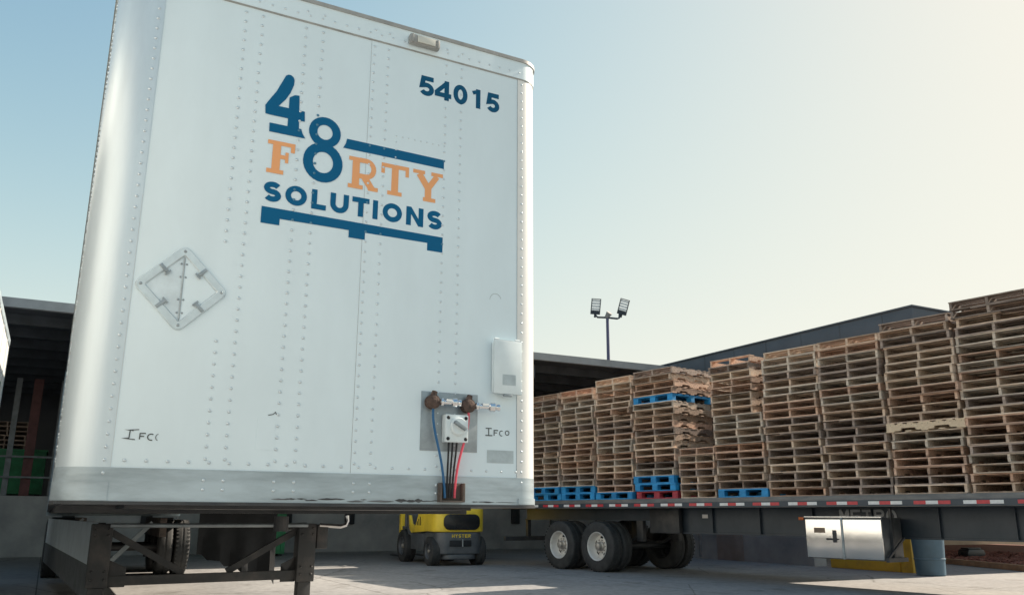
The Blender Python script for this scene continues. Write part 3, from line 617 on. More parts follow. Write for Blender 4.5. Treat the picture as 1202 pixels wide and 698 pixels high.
# placard holder
ph = MB(); cx, cz, Ro, Ri = .485, 2.272, .236, .172
def rdia(R, rc, n=5):
    out = []
    for k in range(4):
        a = PI / 2 * k
        c = Vector((math.cos(a), math.sin(a))) * (R - rc * 1.414)
        for i in range(n + 1):
            t = a - PI / 4 + PI / 2 * i / n; out.append((cx + c.x + rc * math.cos(t), cz + c.y + rc * math.sin(t)))
    return out
oo, ii = rdia(Ro, .035), rdia(Ri, .008); nn = len(oo)
vs = [VF(a, b, .001) for a, b in oo] + [VF(cx + (a - cx) * .97, cz + (b - cz) * .97, .014) for a, b in oo] + [VF(cx + (a - cx) * 1.06, cz + (b - cz) * 1.06, .014) for a, b in ii] + [VF(a, b, .003) for a, b in ii]
ph.add(vs, [(r * nn + i, r * nn + (i + 1) % nn, (r + 1) * nn + (i + 1) % nn, (r + 1) * nn + i) for r in range(3) for i in range(nn)])
pf = ph.build('placard_frame', 'placard', van, smooth=True)
MB().prism([(cx, cz + Ri), (cx, cz - Ri), (cx - Ri, cz)], VF, .0012, .004).build('placard_flap', 'flapmetal', pf)
MB().prism([(cx + .003, cz + Ri), (cx + Ri, cz), (cx + .003, cz - Ri)], VF, .0012, .0055).build('placard_flap', 'paint', pf)
MB().cyl(VF(cx + .001, cz + Ri * .96, .007), VF(cx + .001, cz - Ri * .96, .007), .004, n=8).build('hinge', 'galv', pf)
for sx, sz in ((1, 1), (1, -1), (-1, 1), (-1, -1)):
    p = Vector((cx + sx * .098, cz + sz * .098)); t = Vector((sx, sz)).normalized()
    c = MB(); c.bar(VF(*(p - t * .03), .016), VF(*(p + t * .022), .016), .018, .008, up=(0, 1, 0)); c.bar(VF(*(p - t * .035 + Vector((-t.y, t.x)) * .018), .014), VF(*(p - t * .035 - Vector((-t.y, t.x)) * .018), .014), .010, .008, up=(0, 1, 0))
    c.build('clip', 'galv', pf, bevel=.002)
sc_ = MB()
for k in range(4): sc_.dome(VF(cx + .197 * math.cos(PI / 2 * k), cz + .197 * math.sin(PI / 2 * k), .013), (0, -1, 0), .009, .006, 8)
for dz in (.13, .06, -.06, -.13): sc_.dome(VF(cx - .012, cz + dz, .006), (0, -1, 0), .0060, .0036, 6); sc_.dome(VF(cx + .014, cz + dz, .006), (0, -1, 0), .0060, .0036, 6)
sc_.build('screws', 'galv', pf, smooth=True)
# marker lamp on the top rail
ml = MB().box(1.668, 1.872, -.055, -.011, 4.020, 4.082).build('marker_lamp', 'lamp_grey', van, bevel=.010)
MB().box(1.715, 1.835, -.064, -.0552, 4.028, 4.074).build('lens', 'lens', ml, bevel=.004)
for a in (1.685, 1.855): MB().box(a - .006, a + .006, -.060, -.0552, 4.022, 4.080).build('lamp_rib', 'lamp_grey', ml, bevel=.002)
# document box
db = MB().box(2.283, 2.462, -.042, -.006, 1.852, 2.166).build('document_box', 'boxwhite', van, bevel=.012)
MB().box(2.276, 2.470, -.056, -.0425, 1.846, 2.176).build('lid', 'boxwhite', db, bevel=.010)
MB().box(2.345, 2.400, -.060, -.040, 1.832, 1.8455).build('latch', 'galv', db, bevel=.003)
MB().box(2.335, 2.425, -.0568, -.0561, 1.90, 1.965).build('worn_label', 'greypatch', db)
for a in (2.30, 2.44): MB().cyl((a - .015, -.045, 2.180), (a + .015, -.045, 2.180), .008, n=8).build('hinge', 'boxwhite', db)
# air and electric connections
gp = MB().box(1.835, 2.195, -.006, -.0018, 1.497, 1.835).build('connection_plate', 'galv', van, bevel=.001)
for gx, gz, tilt, ln in ((1.893, 1.772, -.02, .125), (2.118, 1.762, -.03, .150)):
    gb = MB().lathe([(.026, .006), (.040, .010), (.042, .022), (.034, .026), (.034, .038), (.041, .042), (.041, .056), (.030, .062), (.001, .062)], (gx, 0, gz), (0, -1, 0), 18).build('gladhand', 'rustcast', gp, smooth=True)
    MB().cyl((gx + .005, -.035, gz + .035), (gx + .012, -.035, gz + .062), .020, .016, 12).build('fitting', 'rustcast', gb, smooth=True)
    ch = MB(); x0 = gx + .040
    ch.lathe([(.016, 0), (.024, .008), (.024, .022), (.014, .028), (.014, ln * .55), (.026, ln * .6), (.028, ln * .8), (.016, ln * .86), (.020, ln * .92), (.020, ln), (.001, ln)], (x0, -.045, gz), (1, -.25, tilt), 16)
    ch.box(x0 + ln * .25, x0 + ln * .62, -.078, -.052, gz + .004, gz + .016)
    ch.build('coupling', 'chrome', gb, smooth=True)
sb = MB().box(1.965, 2.112, -.062, -.0062, 1.545, 1.705).build('socket_box', 'boxwhite', gp, bevel=.008)
MB().lathe([(.050, .062), (.052, .075), (.046, .082), (.001, .082)], (2.045, 0, 1.636), (0, -1, 0), 24).build('socket_cover', 'boxwhite', sb, smooth=True)
MB().bar((2.010, -.092, 1.660), (2.082, -.092, 1.618), .020, .03, up=(0, 1, 0)).build('lever', 'galv', sb, bevel=.004)
for a in (1.983, 2.094):
    for z in (1.565, 1.685): MB().dome((a, -.062, z), (0, -1, 0), .011, .008, 8).build('screw', 'black', sb, smooth=True)
def bez(p0, p1, p2, p3, n=18):
    p0, p1, p2, p3 = map(Vector, (p0, p1, p2, p3)); return [p0 * (1 - t) ** 3 + p1 * 3 * t * (1 - t) ** 2 + p2 * 3 * t * t * (1 - t) + p3 * t ** 3 for t in [i / n for i in range(n + 1)]]
MB().tube(bez((1.893, -.045, 1.735), (1.888, -.05, 1.58), (1.955, -.06, 1.50), (1.985, -.030, 1.235)), .0075).build('air_hose', 'hose_blue', van, smooth=True)
MB().tube(bez((2.118, -.045, 1.725), (2.125, -.05, 1.56), (2.035, -.06, 1.50), (2.045, -.030, 1.235)), .0075).build('air_hose', 'hose_red', van, smooth=True)
for i, (a, b_) in enumerate(((2.000, 1.996), (2.024, 2.012), (2.050, 2.028))): MB().tube(bez((a, -.035, 1.547), (a - .004, -.04, 1.46), (b_ - .004, -.045, 1.40), (b_, -.028 - .003 * i, 1.235)), .0058).build('cable', 'black', van, smooth=True)
rc = MB(); rc.box(1.948, 1.962, -.045, -.0065, 1.212, 1.318); rc.box(2.092, 2.106, -.045, -.0065, 1.212, 1.318); rc.box(1.962, 2.092, -.012, -.0065, 1.222, 1.318); rc.box(1.962, 2.092, -.045, -.0065, 1.212, 1.221)
rc.build('cable_bracket', 'frame_rust', van, bevel=.003)
# underside
MB().box(.03, VW - .03, .05, VL - .02, 1.186, 1.196).build('floor', 'steel_dark', van)
for k in range(39): MB().box(.05, VW - .05, .95 + k * .38, 1.00 + k * .38, 1.148, 1.1855).build('crossmember', 'steel_dark', van)
MB().box(.35, VW - .35, .25, .90, 1.168, 1.1855).build('coupler_plate', 'steel_dark', van)
MB().cyl((1.3, .92, 1.04), (1.3, .92, 1.13), .045, n=14).build('kingpin', 'legsteel', van)
# landing gear
for a in (.40, 1.975):
    lg = MB().box(a - .075, a + .075, 2.80, 2.95, .60, 1.066).build('landing_leg', 'legsteel', van, bevel=.01)
    MB().box(a - .055, a + .055, 2.82, 2.93, .06, .599).build('inner_leg', 'legsteel', lg, bevel=.008)
    MB().box(a - .14, a + .14, 2.74, 3.01, .0, .059).build('foot', 'legsteel', lg, bevel=.012)
    MB().bar((a, 2.95, 1.05), (a + .02, 3.75, 1.02), .05, .05).build('support_rail', 'legsteel', lg)
    MB().bar((a + (.09 if a > 1 else -.02), 3.05, 1.04), (a + (.04 if a > 1 else 0), 2.90, .58), .05, .03).build('gusset', 'legsteel', lg)
MB().box(2.052, 2.15, 2.79, 2.96, .86, 1.06).build('gearbox', 'legsteel', van, bevel=.02)
bo = MB()
for a in (.40, 1.975):
    for z in (.66, .72, .98, 1.03):
        for dx in (-.045, .045): bo.dome((a + dx, 2.80, z), (0, -1, 0), .012, .010, 6)
o = bo.build('leg_bolts', 'legsteel', van); o['kind'] = 'stuff'
for a, b in ((.475, .60), (1.78, 1.90)): MB().prism([(a, .60), (b, .60), (b if a < 1 else a, .74), (a if a < 1 else b, .80)], lambda x, z, d: (x, d, z), 2.862, 2.870).build('gusset_plate', 'legsteel', van)
br_ = MB(); br_.bar((.475, 2.88, .645), (1.90, 2.88, .655), .06, .07); br_.build('brace_bar', 'legsteel', van)
MB().bar((.475, 2.93, 1.00), (1.02, 2.93, .69), .05, .05).build('brace', 'legsteel', van)
MB().bar((1.90, 2.93, 1.00), (1.36, 2.93, .69), .05, .05).build('brace', 'legsteel', van)
MB().cyl((.45, 2.76, 1.055), (1.96, 2.76, 1.055), .018, n=10).build('cross_shaft', 'galv', van, smooth=True)
MB().tube([(2.05, 2.72, 1.055), (2.15, 2.70, 1.050), (2.22, 2.68, 1.045), (2.262, 2.67, 1.058), (2.275, 2.67, 1.09), (2.270, 2.67, 1.135)], .017, 8).build('crank_handle', 'chrome', van, smooth=True)
# ragged black rubber flap hanging under the floor
fp = MB(); nx, nz = 14, 8; grid = []
random.seed(3)
for j in range(nz + 1):
    for i in range(nx + 1):
        t = i / nx; zb_ = .74 - .30 * t + .02 * math.sin(i * 2.1) + (.05 if i == nx - 1 else 0)
        z = 1.147 + (zb_ - 1.147) * j / nz; grid.append((1.42 + .80 * t, 5.0 + .05 * math.sin(i * 1.3) * j / nz, z))
for th in (0, .012): fp.add([(x, y + th, z) for x, y, z in grid], [(j * (nx + 1) + i, j * (nx + 1) + i + 1, (j + 1) * (nx + 1) + i + 1, (j + 1) * (nx + 1) + i) for j in range(nz) for i in range(nx)])
fp.build('rubber_flap', 'black', van, smooth=True, fix=False)
# left side skirt, toed in at its front
MB().bar((.46, 4.3, .86), (.06, 12.6, .86), .02, .40).build('side_skirt', 'skirt', van)
MB().bar((.46, 4.3, .50), (.06, 12.6, .50), .016, .318).build('skirt_edge', 'skirt_rubber', van)
for t in (.05, .35, .65, .95):
    x = .46 + (.06 - .46) * t; y = 4.3 + 8.3 * t; MB().bar((x + .02, y, .55), (x + .5, y, 1.06), .04, .04).build('skirt_strut', 'galv', van)
def axle(parent, loc, rz, near=True):
    ax = link('axle', MB().cyl((0, .3, 0), (0, 2.25, 0), .065, n=12).mesh('axle', 'steel_dark', smooth=True), parent); ax.location = loc; ax.rotation_euler = (0, 0, rz); return ax
def tandem(parent, xy, rz):
    for p in xy:
        axle(parent, (p[0], p[1], .515), rz)
        R_ = Matrix.Rotation(rz, 3, 'Z')
        for yy, out, kind in ((.165, -1, 'w'), (.475, 1, 't'), (2.10, 1, 't'), (2.41, 1, 'w')):
            c = R_ @ Vector((0, yy, 0)) + Vector((p[0], p[1], .515))
            w_ = wheel(parent, c, out) if kind == 'w' else tyre_only(parent, c)
            w_.rotation_euler = (0, 0, rz)
tandem(van, [(0.0, 14.0), (0.0, 15.25)], -PI / 2)
MB().box(.55, .67, 13.2, 16.0, .72, 1.066).build('bogie_rail', 'frame_rust', van); MB().box(1.93, 2.05, 13.2, 16.0, .72, 1.066).build('bogie_rail', 'frame_rust', van)
for a in (.12, 1.95): MB().box(a, a + .55, 16.02, 16.035, .25, 1.066).build('mud_flap', 'black', van)

# ------------------------------------------------------------------ second white trailer at the left edge
v2 = thing('box_trailer', 'white trailer side at the far left edge of the picture', 'semi trailer', vw(-0.93 - 2.6, -3.5), VA)
L2 = 16.1
MB().box(0, 2.6, 0, L2 - .02, 1.2, 1.34).build('bottom_rail', 'rail', v2, bevel=.01)
MB().box(.004, 2.596, .004, L2 - .03, 1.341, 4.0).build('body', 'paint_side', v2, bevel=.03)
MB().box(-.006, 2.606, -.006, L2, 4.001, 4.12).build('top_rail', 'rail', v2, bevel=.012)
for k in range(13): MB().box(2.597, 2.606, .3 + k * 1.25, .36 + k * 1.25, 1.35, 3.995).build('side_post', 'paint_side', v2)
MB().box(2.5965, 2.600, 13.7, 15.4, 2.9, 3.25).build('green_stripe', 'green', v2)
rf = MB(); rf.box(0, .1, L2 - .028, L2, 1.15, 4.0); rf.box(2.5, 2.6, L2 - .028, L2, 1.15, 4.0); rf.build('rear_frame', 'rail', v2)
tandem(v2, [(0.0, 13.6), (0.0, 14.85)], -PI / 2)
for a in (.45, 2.15):
    lg = MB().box(a - .07, a + .07, 2.8, 2.94, .06, 1.2).build('landing_leg', 'legsteel', v2, bevel=.01); MB().box(a - .13, a + .13, 2.74, 3.00, 0, .059).build('foot', 'legsteel', lg)

# ------------------------------------------------------------------ flatbed trailer
fb = thing('flatbed_trailer', 'dark flatbed trailer with red and white tape carrying the pallet stacks', 'flatbed trailer', FO, FA)
SR, SF = -2.05, 12.6
DECK = 1.462
MB().box(SR, SF, .02, 2.58, 1.405, DECK).build('deck', 'decktrim', fb)
for n0, n1 in ((0.0, .019), (2.581, 2.60)): MB().box(SR, SF, n0, n1, 1.29, DECK + .004).build('side_rail', 'decktrim', fb, bevel=.003)
MB().box(SR, SF, -.006, -.0002, 1.300, 1.392).build('tape_channel', 'beam', fb)
random.seed(8)
s_ = SR + .12; flip = 0
while s_ < SF - .6:
    for k in range(3):
        red = (k + flip) % 2 == 0
        MB().box(s_ + k * .182, s_ + k * .182 + .1815, -.009, -.0062, 1.322, 1.372).build('reflector', 'tape_red' if red else 'tape_white', fb)
    s_ += .725; flip ^= 1
for i in range(34):
    MB().box(SR + .1 + i * .43, SR + .16 + i * .43, .02, 2.58, 1.30, 1.404).build('crossmember', 'steel_dark', fb)
for nb in (.70, 1.78):
    bm_ = MB(); bm_.box(2.3, SF, nb + .06, nb + .075, .822, 1.278); bm_.box(2.3, SF, nb, nb + .135, .80, .8215); bm_.box(SR, SF, nb, nb + .135, 1.2785, 1.2995); bm_.box(SR, 2.3, nb + .06, nb + .075, 1.06, 1.278); bm_.box(SR, 2.3, nb, nb + .135, 1.04, 1.0595)
    bm_.build('main_beam', 'beam', fb)
    st = MB()
    for k in range(9): st.box(2.7 + k * 1.1, 2.712 + k * 1.1, nb + .004, nb + .059, .823, 1.277)
    st.build('stiffeners', 'beam', fb)
it = Ink(lambda a, b, d: (a, .757 - d, b), .003)
for i, ch in enumerate('METRO'): glyph(it, ch, 6.50 + i * .208, 6.50 + i * .208 + .180, 1.03, 1.255, .042)
it.mb.build('side_lettering', 'lettergrey', fb, fix=False)
tandem(fb, [(0.0, 0.0), (1.24, 0.0)], 0.0)
MB().box(2.25, 3.05, .60, .70, .80, 1.28).build('hanger_plate', 'steel_dark', fb, bevel=.01); MB().box(2.25, 3.05, 1.92, 2.02, .80, 1.28).build('hanger_plate', 'steel_dark', fb, bevel=.01)
for a in (-.62, .62, 1.86):
    for nb in (.70, 1.79): MB().box(a - .09, a + .09, nb, nb + .10, .62, 1.04).build('suspension_hanger', 'steel_dark', fb, bevel=.01)
for a0 in (-.5, .74):
    for nb in (.72, 1.81): MB().tube([(a0 - .05, nb + .03, .74), (a0 + .25, nb + .03, .60), (a0 + .5, nb + .03, .565), (a0 + .75, nb + .03, .60), (a0 + 1.05, nb + .03, .74)], .035, 8).build('leaf_spring', 'steel_dark', fb)
for a in (2.42, 3.3): MB().cyl((a, 1.05, .98), (a + .65, 1.05, .98), .12, n=16).build('air_tank', 'steel_dark', fb, smooth=True)
ug = MB(); ug.box(SR + .02, SR + .12, .03, 2.57, .55, .65); ug.box(SR + .03, SR + .11, .70, .80, .65, 1.04); ug.box(SR + .03, SR + .11, 1.80, 1.90, .65, 1.04)
ug.build('underride_guard', 'steel_dark', fb, bevel=.005)
MB().box(SR - .02, SR - .0005, .02, 2.58, 1.28, DECK).build('rear_plate', 'steel_dark', fb)
for nb in (.5, 2.1): MB().cyl((SR - .03, nb, 1.37), (SR - .0205, nb, 1.37), .05, n=14).build('tail_lamp', 'tape_red', fb)
MB().box(5.70, 5.80, .745, .7558, 1.08, 1.13).build('side_lamp', 'amber', fb, bevel=.004)
MB().box(3.52, 3.66, .752, .7565, 1.10, 1.17).build('paper_tag', 'white', fb)
# polished toolbox
tb = MB().box(6.30, 7.64, .075, .62, .485, 1.125).build('toolbox', 'toolgrey', fb, bevel=.008)
for a, b in ((6.305, 6.945), (6.985, 7.635)): MB().box(a, b, .052, .0745, .500, 1.095).build('toolbox_door', 'polish', tb, bevel=.006)
MB().box(6.29, 7.65, .045, .20, 1.1255, 1.140).build('toolbox_lip', 'polish', tb, bevel=.003)
MB().cyl((6.965, .055, .49), (6.965, .055, 1.12), .018, n=10).build('hinge_rod', 'galv', tb, smooth=True)
la = MB(); la.box(6.80, 6.86, .035, .0515, .74, .93); la.box(6.68, 6.80, .038, .0515, .775, .805); la.cyl((6.83, .030, .88), (6.83, .0345, .88), .032, n=14); la.box(6.86, 6.90, .036, .0515, .78, .80)
la.build('latch', 'steel_dark', tb, bevel=.003)
MB().box(6.46, 6.66, .0490, .0515, .885, .965).build('door_sticker', 'sticker', tb, bevel=.0008)
tbk = MB(); tbk.bar((7.66, .30, 1.27), (7.66, .30, .50), .04, .05); tbk.bar((7.68, .06, .50), (7.68, .62, .50), .05, .06); tbk.bar((7.68, .08, .52), (7.68, .60, .82), .03, .03)
tbk.build('toolbox_bracket', 'steel_dark', fb)
for nb in (.55, 1.95):
    lg = MB().box(10.6, 10.74, nb, nb + .14, .06, 1.28).build('landing_leg', 'steel_dark', fb, bevel=.01); MB().box(10.52, 10.82, nb - .06, nb + .20, 0, .059).build('foot', 'steel_dark', lg)
MB().bar((10.67, .69, .7), (10.67, 1.95, .7), .06, .06).build('brace_bar', 'steel_dark', fb)

# ------------------------------------------------------------------ pallets
PW, PD, PH = 1.085, 1.20, 0.132
random.seed(21)
def board_jit(): return random.uniform(-.006, .006)
def stringer_mesh(m, x):
    h0, h1 = .017, PH - .017
    p = [(.008, h0), (.22, h0), (.24, h0 + .038), (.45, h0 + .038), (.47, h0), (.73, h0), (.75, h0 + .038), (.96, h0 + .038), (.98, h0), (PD - .008, h0), (PD - .008, h1), (.008, h1)]
    return MB().prism(p, lambda a, b, d: (d, a, b), x, x + .038).mesh('stringer', m)
def pallet_parts(m, broken=0):
    parts = []
    for x in (.004, PW / 2 - .019 + board_jit(), PW - .042): parts.append(('stringer', stringer_mesh(m, x)))
    ys = [(.0, .135), (.178, .265), (.335, .425), (.515, .685), (.775, .865), (.935, 1.02), (1.065, 1.20)]
    for j, (a, b) in enumerate(ys):
        d0, d1 = board_jit(), board_jit()
        if broken == 1 and j == 0: d1 = -PW * .42
        if broken == 2 and j in (1, 2): continue
        if broken == 4 and j == 0: d0 = .30
        parts.append(('deck_board', MB().box(d0, PW + d1, a, b, PH - .0168, PH - .0008).mesh('deck_board', m)))
    for j, (a, b) in enumerate(((.0, .13), (.30, .39), (.55, .65), (.81, .90), (1.07, 1.20))):
        d0, d1 = board_jit(), board_jit()
        if broken == 3 and j == 0: d0 = PW * .5
        if broken == 2 and j == 0: continue
        parts.append(('bottom_board', MB().box(d0, PW + d1, a, b, .0008, .0168).mesh('bottom_board', m)))
    return parts
BH = 0.146
def block_parts(m):
    parts = []
    bx = ((.0, .135), (PW / 2 - .07, PW / 2 + .07), (PW - .135, PW)); by = ((.0, .10), (.55, .65), (1.10, 1.20))
    for y0, y1 in by:
        for x0, x1 in bx: parts.append(('block', MB().box(x0, x1, y0, y1, .0205, .0995).mesh('block', m)))
    for y0, y1 in by: parts.append(('bottom_board', MB().box(0, PW, y0, y1, .0008, .020).mesh('bottom_board', m)))
    for x0, x1 in bx: parts.append(('stringer_board', MB().box(x0, x1, 0.0, 1.20, .100, .1215).mesh('stringer_board', m)))
    for i in range(7): parts.append(('deck_board', MB().box(0, PW, i * .178, i * .178 + .132, .122, BH - .0008).mesh('deck_board', m)))
    return parts
KINDS = [pallet_parts(m) for m in WOODS] + [pallet_parts(WOODS[i]) for i in (0, 2, 3, 4, 1)] + [pallet_parts(WOODS[(0, 3, 4, 2)[k]], k + 1) for k in range(4)]
PK = {'blue': block_parts(M['bluewood']), 'red': block_parts(M['redwood']), 'new': pallet_parts(M['newwood'])}
ORD = ['bottom', 'second', 'third', 'fourth', 'fifth', 'sixth', 'seventh', 'eighth', 'ninth', 'tenth', 'eleventh', 'twelfth', 'thirteenth', 'fourteenth', 'fifteenth', 'sixteenth', 'seventeenth', 'eighteenth', 'nineteenth', 'twentieth', 'twenty-first', 'twenty-second']
def put_pallet(parts, kindname, label, s, n_, z, yaw, sx=1.0, group='pallets stacked on the flatbed'):
    r = bpy.data.objects.new(kindname, None); r.empty_display_size = .1; COL.objects.link(r)
    r.location = fl(s, n_, z); r.rotation_euler = (0, 0, FA + yaw); r.scale = (sx, 1, 1)
    tag(r, label, 'pallet', group)
    for nme, me in parts: link(nme, me, r)
    return r
def stack(where, s0, seq, n0=0.03, sx=1.0, jitter=1.0, sx_top=None, top_from=99, ds_top=0.0):
    z = DECK + .006; i = 0; N = len(seq)
    lean = random.uniform(-.02, .02)
    for i, k in enumerate(seq):
        s = s0 + random.uniform(-.034, .034) * jitter + lean * i / N; nn = n0 + random.uniform(-.03, .03) * jitter
        yaw = random.gauss(0, .016) * jitter; q = sx
        if random.random() < .16: s += random.choice((-1, 1)) * .045; nn += random.uniform(-.03, .05)
        if i >= top_from: q = sx_top; s += ds_top
        o_ = 'topmost' if i == N - 1 else (ORD[i] + (' from the bottom' if i else ''))
        if k in ('blue', 'red'):
            put_pallet(PK[k], 'block_pallet', '%s painted block pallet, %s, in the %s' % (k, o_, where), s, nn, z, yaw * .6, q, 'painted pallets on the flatbed'); z += BH
        elif k == 'new':
            r = put_pallet(PK['new'], 'pallet', 'pale pine pallet turned sideways, %s, in the %s' % (o_, where), s, nn, z, 0, q)
            r.rotation_euler = (0, 0, FA + PI / 2); r.location = fl(s0 + 1.16, n0 - .03, z); z += PH
            nl = MB()
            for t in range(14): nl.dome((random.uniform(.0, .0) + .0045, .05 + t * .083, PH - .028), (-1, 0, 0), .006, .003, 6)
            o = nl.build('nail_heads', 'nail', r); o['kind'] = 'stuff'
        else:
            put_pallet(random.choice(KINDS), 'pallet', 'worn wooden pallet, %s, in the %s' % (o_, where), s, nn, z, yaw, q); z += PH
    return z
w_ = lambda n: ['w'] * n
stack('leftmost stack beside the trailer', -1.03, ['blue', 'blue'] + w_(16))
stack('second stack from the left', .13, ['blue', 'blue'] + w_(16))
stack('third stack from the left', 1.29, ['blue'] + w_(18))
stack('fourth stack from the left', 2.44, ['red', 'blue', 'blue'] + w_(11) + ['blue'] + w_(4))
stack('short fifth stack from the left', 3.62, w_(7), sx=.80, n0=.05)
stack('sixth stack from the left', 4.52, ['blue'] + w_(18), sx_top=.86, top_from=11, ds_top=-.04)
stack('seventh stack from the left', 5.66, w_(19))
stack('eighth stack from the left', 6.80, w_(19))
stack('ninth stack from the left', 7.95, w_(7) + ['new'] + w_(12))
stack('rightmost stack cut by the picture edge', 9.09, w_(21))
stack('back stack behind the fourth stack', 2.52, w_(18), n0=1.30)
stack('back stack behind the short stack', 3.70, w_(14), n0=1.30, sx=.85)
# the rest of the far row, almost wholly hidden, and an unseen added rear stack: one mass
fm_ = MB()
def raw_pallet(s, n_, z, yaw):
    c, d = math.cos(yaw), math.sin(yaw)
    def bx(x0, x1, y0, y1, z0, z1):
        t = MB().box(x0, x1, y0, y1, z0, z1); fm_.add([(s + x * c - y * d, n_ + x * d + y * c, z + q) for x, y, q in t.v], t.f)
    for x in (.004, PW / 2 - .019, PW - .042): bx(x, x + .038, .008, PD - .008, .017, PH - .017)
    for a, b in ((.0, .135), (.178, .265), (.335, .425), (.515, .685), (.775, .865), (.935, 1.02), (1.065, 1.20)): bx(0, PW, a, b, PH - .0168, PH - .0008)
    for a, b in ((.0, .13), (.55, .65), (1.07, 1.20)): bx(0, PW, a, b, .0008, .0168)
for s0, cnt in ((-2.05, -1), (-1.03, 17), (.13, 18), (1.29, 17), (4.55, 17), (5.66, 18), (6.80, 18), (7.95, 19), (9.09, 19)):
    if cnt < 0:
        for i in range(17): raw_pallet(-2.12, .03, DECK + .006 + i * PH, 0); raw_pallet(-2.12, 1.31, DECK + .006 + i * PH, 0)  # unseen rear stack, added so that its shadow covers the forklift
    for i in range(max(cnt, 0)): raw_pallet(s0 + random.uniform(-.02, .02), 1.31 + random.uniform(-.03, .03), DECK + .006 + i * PH, random.gauss(0, .01))
for n0 in (.03, 1.31):
    for i in range(18): raw_pallet(10.25 + random.uniform(-.02, .02), n0 + random.uniform(-.03, .03), DECK + .006 + i * PH, random.gauss(0, .01))
o = fm_.build('far_row_pallets', WOODS[0], fix=False); o.location = FO; o.rotation_euler = (0, 0, FA)
tag(o, 'far row of wooden pallets and an unseen rear stack added to shade the forklift', 'pallets', kind='stuff')
# loose stack and green bins on and by the dock
random.seed(4)
for i in range(6):
    r = put_pallet(KINDS[2], 'pallet', 'dim wooden pallet stacked on the green bin, %s, on the dock' % (ORD[i] + ' from the bottom' if i else 'bottom'), 0, 0, 0, 0, group='pallets on the dock')
    r.location = vw(-1.85 + random.uniform(-.03, .03), 24.0, 2.92 + i * .132); r.rotation_euler = (0, 0, VA + random.uniform(-.02, .02))
def bin_(name, label, u_, b_, z_, w_x, d_, h_):
    r = thing(name, label, 'bin'); place(r, u_, b_, z_)
    q = MB(); q.box(0, w_x, 0, .03, .1, h_); q.box(0, w_x, d_ - .03, d_, .1, h_); q.box(0, .03, .03, d_ - .03, .1, h_); q.box(w_x - .03, w_x, .03, d_ - .03, .1, h_); q.box(0, w_x, 0, d_, .07, .0995)
    q.build('shell', 'green', r)
    for k in range(5): MB().box(.06 + k * (w_x - .18) / 4, .12 + k * (w_x - .18) / 4, -.03, -.0005, .12, h_ - .03).build('rib', 'green', r)
    for x in (.05, w_x - .17): MB().box(x, x + .12, .05, d_ - .05, 0, .0695).build('skid', 'black', r)
    MB().box(-.03, w_x + .03, -.04, d_ + .03, h_ + .0005, h_ + .06).build('rim', 'green', r)
bin_('steel_bin', 'green steel bin under dim pallets on the dock platform', -2.1, 23.6, 1.6, 1.9, 1.6, 1.25)
bin_('steel_bin', 'green steel bin on the ground by the dock wall behind the trailer', 4.30, 20.4, 0, 1.75, 1.5, 1.15)

# ------------------------------------------------------------------ forklift
fk = thing('forklift', 'yellow and charcoal forklift with its counterweight towards the camera', 'forklift', (-1.33, 20.85, 0), math.radians(25)); fk.scale = (1.13, 1.10, 1.08)
def rrect(x, z0, z1, r, n=5):
    pts = []
    for cx_, cz_, a in ((x - r, z1 - r, 0), (-x + r, z1 - r, 90), (-x + r, z0 + r, 180), (x - r, z0 + r, 270)):
        pts += [(cx_ + r * math.cos(math.radians(a + 90 * i / n)), cz_ + r * math.sin(math.radians(a + 90 * i / n))) for i in range(n + 1)]
    return pts
def cw(z0, z1, inset, name, m, y1=.42, r=.22):
    pl = [(-.56 + inset, y1), (-.56 + inset, -.34 + r)] + [(-.56 + inset + r - r * math.cos(t), -.34 + r - r * math.sin(t) * 1.1) for t in [i * PI / 14 for i in range(1, 8)]]
    pl += [(-x, y) for x, y in reversed(pl)]
    return MB().prism(pl, lambda a, b, d: (a, b, d), z0, z1).build(name, m, fk, bevel=.035, segs=3)
lowc = cw(.24, .70, .05, 'counterweight', 'charcoal'); cw(.13, .2395, .16, 'counterweight_base', 'charcoal', y1=.2)
up = cw(.701, 1.19, .0, 'rear_hood', 'yellow')
MB().prism(rrect(.40, .745, 1.075, .13), lambda a, b, d: (a, d, b), -.40, -.36).build('rear_grille', 'glassdark', up, bevel=.008)
t_ = Ink(lambda a, b, d: (a, -.366 - d, b), .001)
for i, ch in enumerate('HYSTER'): glyph(t_, ch, -.21 + i * .072, -.152 + i * .072, .585, .655, .015)
t_.mb.build('lettering', 'yellow', lowc, fix=False)
MB().box(-.26, .22, -.385, -.3645, .40, .53).build('tow_recess', 'black', lowc, bevel=.01); MB().cyl((0.02, -.40, .40), (0.02, -.40, .55), .016, n=8).build('tow_pin', 'galv', lowc)
sd = [(.42, .36), (2.02, .36), (2.02, .60), (1.75, .68), (1.35, .66), (.42, .70)]
for x0, x1 in ((-.54, -.44), (.44, .54)): MB().prism([(.50, .30), (1.36, .30), (1.36, .64), (.50, .66)], lambda a, b, d: (d, a, b), x0, x1).build('side_step', 'charcoal', fk, bevel=.02)
cowl = [(.425, .701), (.9, .68), (1.30, .66), (1.42, .74), (1.50, 1.05), (1.42, 1.05), (1.30, .86), (1.02, .80), (.86, 1.02), (.75, 1.24), (.60, 1.24), (.425, 1.18)]
for x0, x1 in ((-.555, -.50), (.50, .555)):
    c = MB().prism(cowl, lambda a, b, d: (d, a, b), x0, x1).build('side_cowl', 'yellow', fk, bevel=.012)
    for k in range(3):
        y = .62 + k * .10; MB().prism([(y, .83), (y + .05, .83), (y + .08, 1.02 - .05 * k), (y + .03, 1.02 - .05 * k)], lambda a, b, d: (d, a, b), x0 - .003 if x0 < 0 else x1 + .0005, x0 - .0005 if x0 < 0 else x1 + .003).build('vent_slot', 'black', c)
